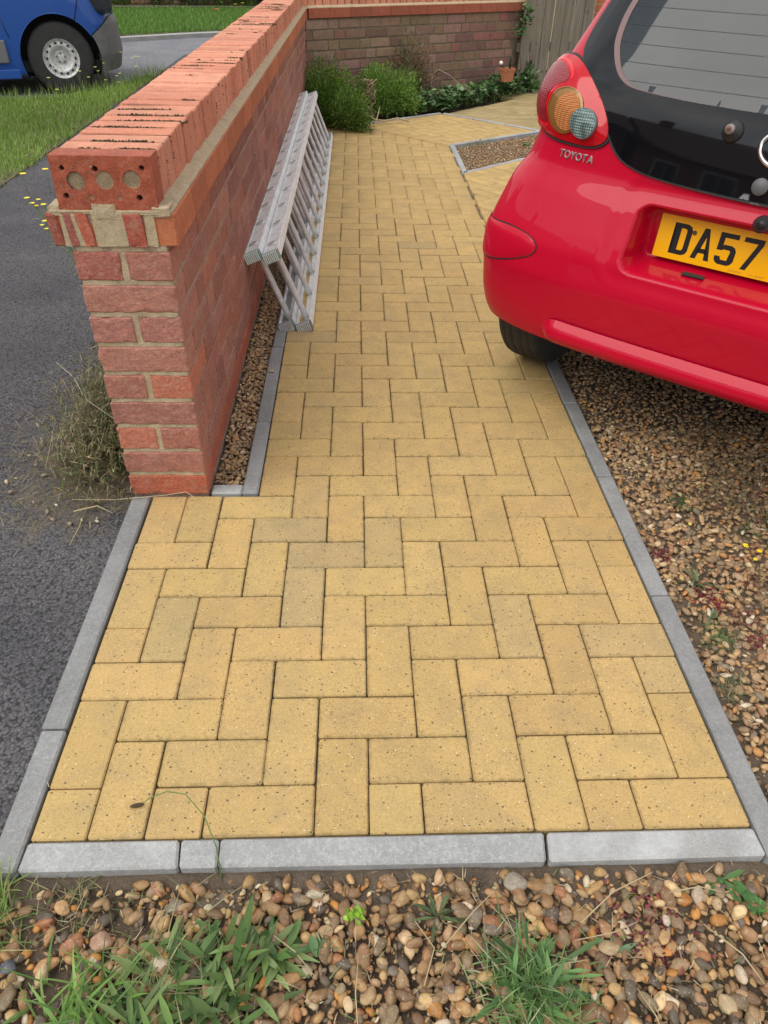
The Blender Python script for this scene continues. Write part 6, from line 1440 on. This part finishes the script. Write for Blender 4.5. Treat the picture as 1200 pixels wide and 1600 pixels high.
for p in ybm:
    for k in range(9):
        t_ = R.uniform(.35, .95); b = np.array(p) * t_ if t_ > .6 else np.array((p[0] * t_ * .5, p[1] * t_ * .5, p[2] * t_)); lv.append(b)
lv = np.array(lv); n = len(lv); D, s_ = dirs(n, .6, 1.5)
leafmesh('leaf', [(*ribbons(lv, D, s_, rng.uniform(.01, .026, n), rng.uniform(.001, .0022, n), .2, 3, (.5, 1, .8, .1)), pal([(.16, .22, .09), (.22, .27, .13), (.12, .17, .07)], n, .2))], M['leaf'], rg)
for p in ybm:
    n = 9; az = np.linspace(0, 2 * np.pi, n, False); D = np.stack([np.cos(az) * .9, np.sin(az) * .9, np.full(n, .45)], 1); s_ = np.stack([-np.sin(az), np.cos(az), np.zeros(n)], 1)
    v, fc, nv = ribbons(np.repeat(np.array([p]), n, 0), D, s_, R.uniform(.006, .009), .0035, .2, 2, (.6, 1, .4)); link('petal', mesh_np('petal', v, [fc], smooth=True), rg, bpy.data.materials['petal_yellow'])
# taller weeds with pale yellow heads at the far lawn edge
tw = empty('hawkbit', (-2.62, 7.4, -.01), 0, label='tall thin verge weeds with pale yellow heads near the coping', cat='flowering weed'); bm = bmesh.new(); hp = []
for k in range(34):
    b = (R.uniform(-.55, .25), R.uniform(-.8, .9)); h = R.uniform(.10, .30); t_ = (b[0] + R.uniform(-.04, .04), b[1] + R.uniform(-.04, .04), h); tube_bm(bm, [(b[0], b[1], 0), ((b[0] + t_[0]) / 2 + .01, b[1], h * .6), t_], [.0016, .0013, .001], 4); hp.append(t_)
link('stem', bm_mesh('stem', bm), tw, kind='stuff', mats= bpy.data.materials['flower_stem'])
PY = NM('pale_yellow_petal', .6, (.72, .70, .10)).m
for p in hp[:20]:
    n = 8; az = np.linspace(0, 2 * np.pi, n, False); D = np.stack([np.cos(az) * .9, np.sin(az) * .9, np.full(n, .45)], 1); s_ = np.stack([-np.sin(az), np.cos(az), np.zeros(n)], 1)
    v, fc, nv = ribbons(np.repeat(np.array([p]), n, 0), D, s_, R.uniform(.012, .02), .007, .2, 2, (.6, 1, .4)); link('petal', mesh_np('petal', v, [fc], smooth=True), tw, PY)
for i, (x, y, z_, c) in enumerate(((-2.40, 12.62, .30, ('red', (.62, .02, .03))), (-2.15, 12.9, .35, YEL), (-2.05, 13.0, .36, YEL))): flower(['red_flower', 'yellow_flower', 'yellow_flower'][i], (x, y, .04), z_, .05 if i == 0 else .03, c, ['red flower head beyond the coping against the far kerb', 'yellow flower beyond the coping right of the red one', 'yellow flower beyond the coping, second right of the red one'][i], 10)
x, y = in_area(420, [(4.55, 54.0), (5.6, 53.5), (8.6, 57.0), (7.5, 57.6)]); leafmesh('grass_tuft', [blades(x, y, -.01, .02, .11, .0008, .0018, .1, 1.2, [(.13, .19, .07), (.2, .22, .1), (.3, .27, .14)], (.1, .7))], M['leaf'], label='wispy grass on the edge of the small gravel bed', category=None) if False else tag(leafmesh('grass_tuft', [blades(x, y, -.01, .02, .11, .0008, .0018, .1, 1.2, [(.13, .19, .07), (.2, .22, .1), (.3, .27, .14)], (.1, .7))], M['leaf']), 'wispy grass on the edge of the small gravel bed', 'grass tuft')
weed('weed', (10.2, 55.5, -.01), 40, (.02, .05), (.002, .004), [(.14, .26, .06)], 'small bright green weed in the small gravel bed near the car')
# moss speckled joints: grit and bits on the paving
P = scatter([(-8.9, .1), (3.9, .1), (3.9, 9.9), (-8.9, 9.9)], 6, .0015, .004, .0005, 1, 41)
tagp = link('grit', joined('grit', PEB1, rng.integers(0, 7, len(P)), stones(P, 41), P[:, :3], pal([(.75, .68, .5), (.5, .42, .28), (.12, .1, .07)], len(P), .1, [3, 2, 1.4]), True), None, M['pebble'], kind='stuff', label='tiny grit and crumbs scattered over the block paving')
x, y = rng.uniform(-.9, .4, 46), rng.uniform(0.0, 1.9, 46); y = np.round(y * 10) / 10 + rng.normal(0, .004, 46)
leafmesh('litter', [blades(x, y, .001, .006, .028, .0004, .0008, 1.5, 1.57, [(.62, .52, .32), (.45, .36, .2)], (0, .02))], M['hay'], kind='stuff', label='wisps of straw caught in the paving joints')

# ================================================================== houses across the street behind the photographer (mirrored in the car glass)
for i, (x, y, rz_) in enumerate(((-19.5, -20, -1.55), (-19.3, -9.9, -1.59), (-19.5, .2, -1.57), (-19.5, 10.4, -1.57), (-20.0, -30.2, -1.5))):
    h = empty('brick_house', (x, y, -.05), rz_ + math.pi, label=['brick house with tiled roof across the street, mirrored at the left of the rear glass', 'brick house with tiled roof across the street, mirrored in the middle of the rear glass', 'brick house with tiled roof across the street, mirrored at the right of the rear glass', 'brick house with tiled roof across the street, northern end of the row', 'brick house with tiled roof across the street, southern end of the row'][i], cat='house', group='houses across the street')
    link('wall', box_mesh('wall', -4.6, 4.6, -3.5, 3.5, 0, 5.0), h, simple('house_brick_%d' % i, [(.17, .07, .05), (.22, .10, .07), (.15, .07, .05)][i % 3], .9, bump=(14, .4, .01)))
    bm = bmesh.new(); vs = [bm.verts.new(p) for p in ((-4.9, -3.9, 4.95), (4.9, -3.9, 4.95), (4.9, 3.9, 4.95), (-4.9, 3.9, 4.95), (-4.9, 0, 7.6), (4.9, 0, 7.6))]
    for f in ((0, 1, 5, 4), (2, 3, 4, 5), (0, 4, 3), (1, 2, 5), (0, 3, 2, 1)): bm.faces.new([vs[j] for j in f])
    link('roof', bm_mesh('roof', bm), h, bpy.data.materials['roof_tiles']); link('chimney', box_mesh('chimney', 1.2, 2.0, -.35, .35, 7.0, 8.5), h, bpy.data.materials['house_brick_%d' % i])
    for wx, wz in ((-3.0, .9), (2.4, .9), (-3.0, 3.3), (-.3, 3.4), (2.4, 3.3)):
        fr = link('window', box_mesh('window', wx - .75, wx + .75, -3.56, -3.48, wz, wz + 1.2, .01), h, simple('white_frame', (.75, .75, .74), .5) if 'white_frame' not in bpy.data.materials else bpy.data.materials['white_frame'])
        for k in (0, 1): link('pane', box_mesh('pane', wx - .68 + k * .70, wx - .02 + k * .70, -3.575, -3.55, wz + .08, wz + 1.12), fr, M['black_glass'])
    link('door', box_mesh('door', -.9, .1, -3.56, -3.48, 0, 2.1, .01), h, simple('door_paint_%d' % i, [(.3, .02, .02), (.03, .08, .15), (.6, .6, .6)][i % 3], .4))
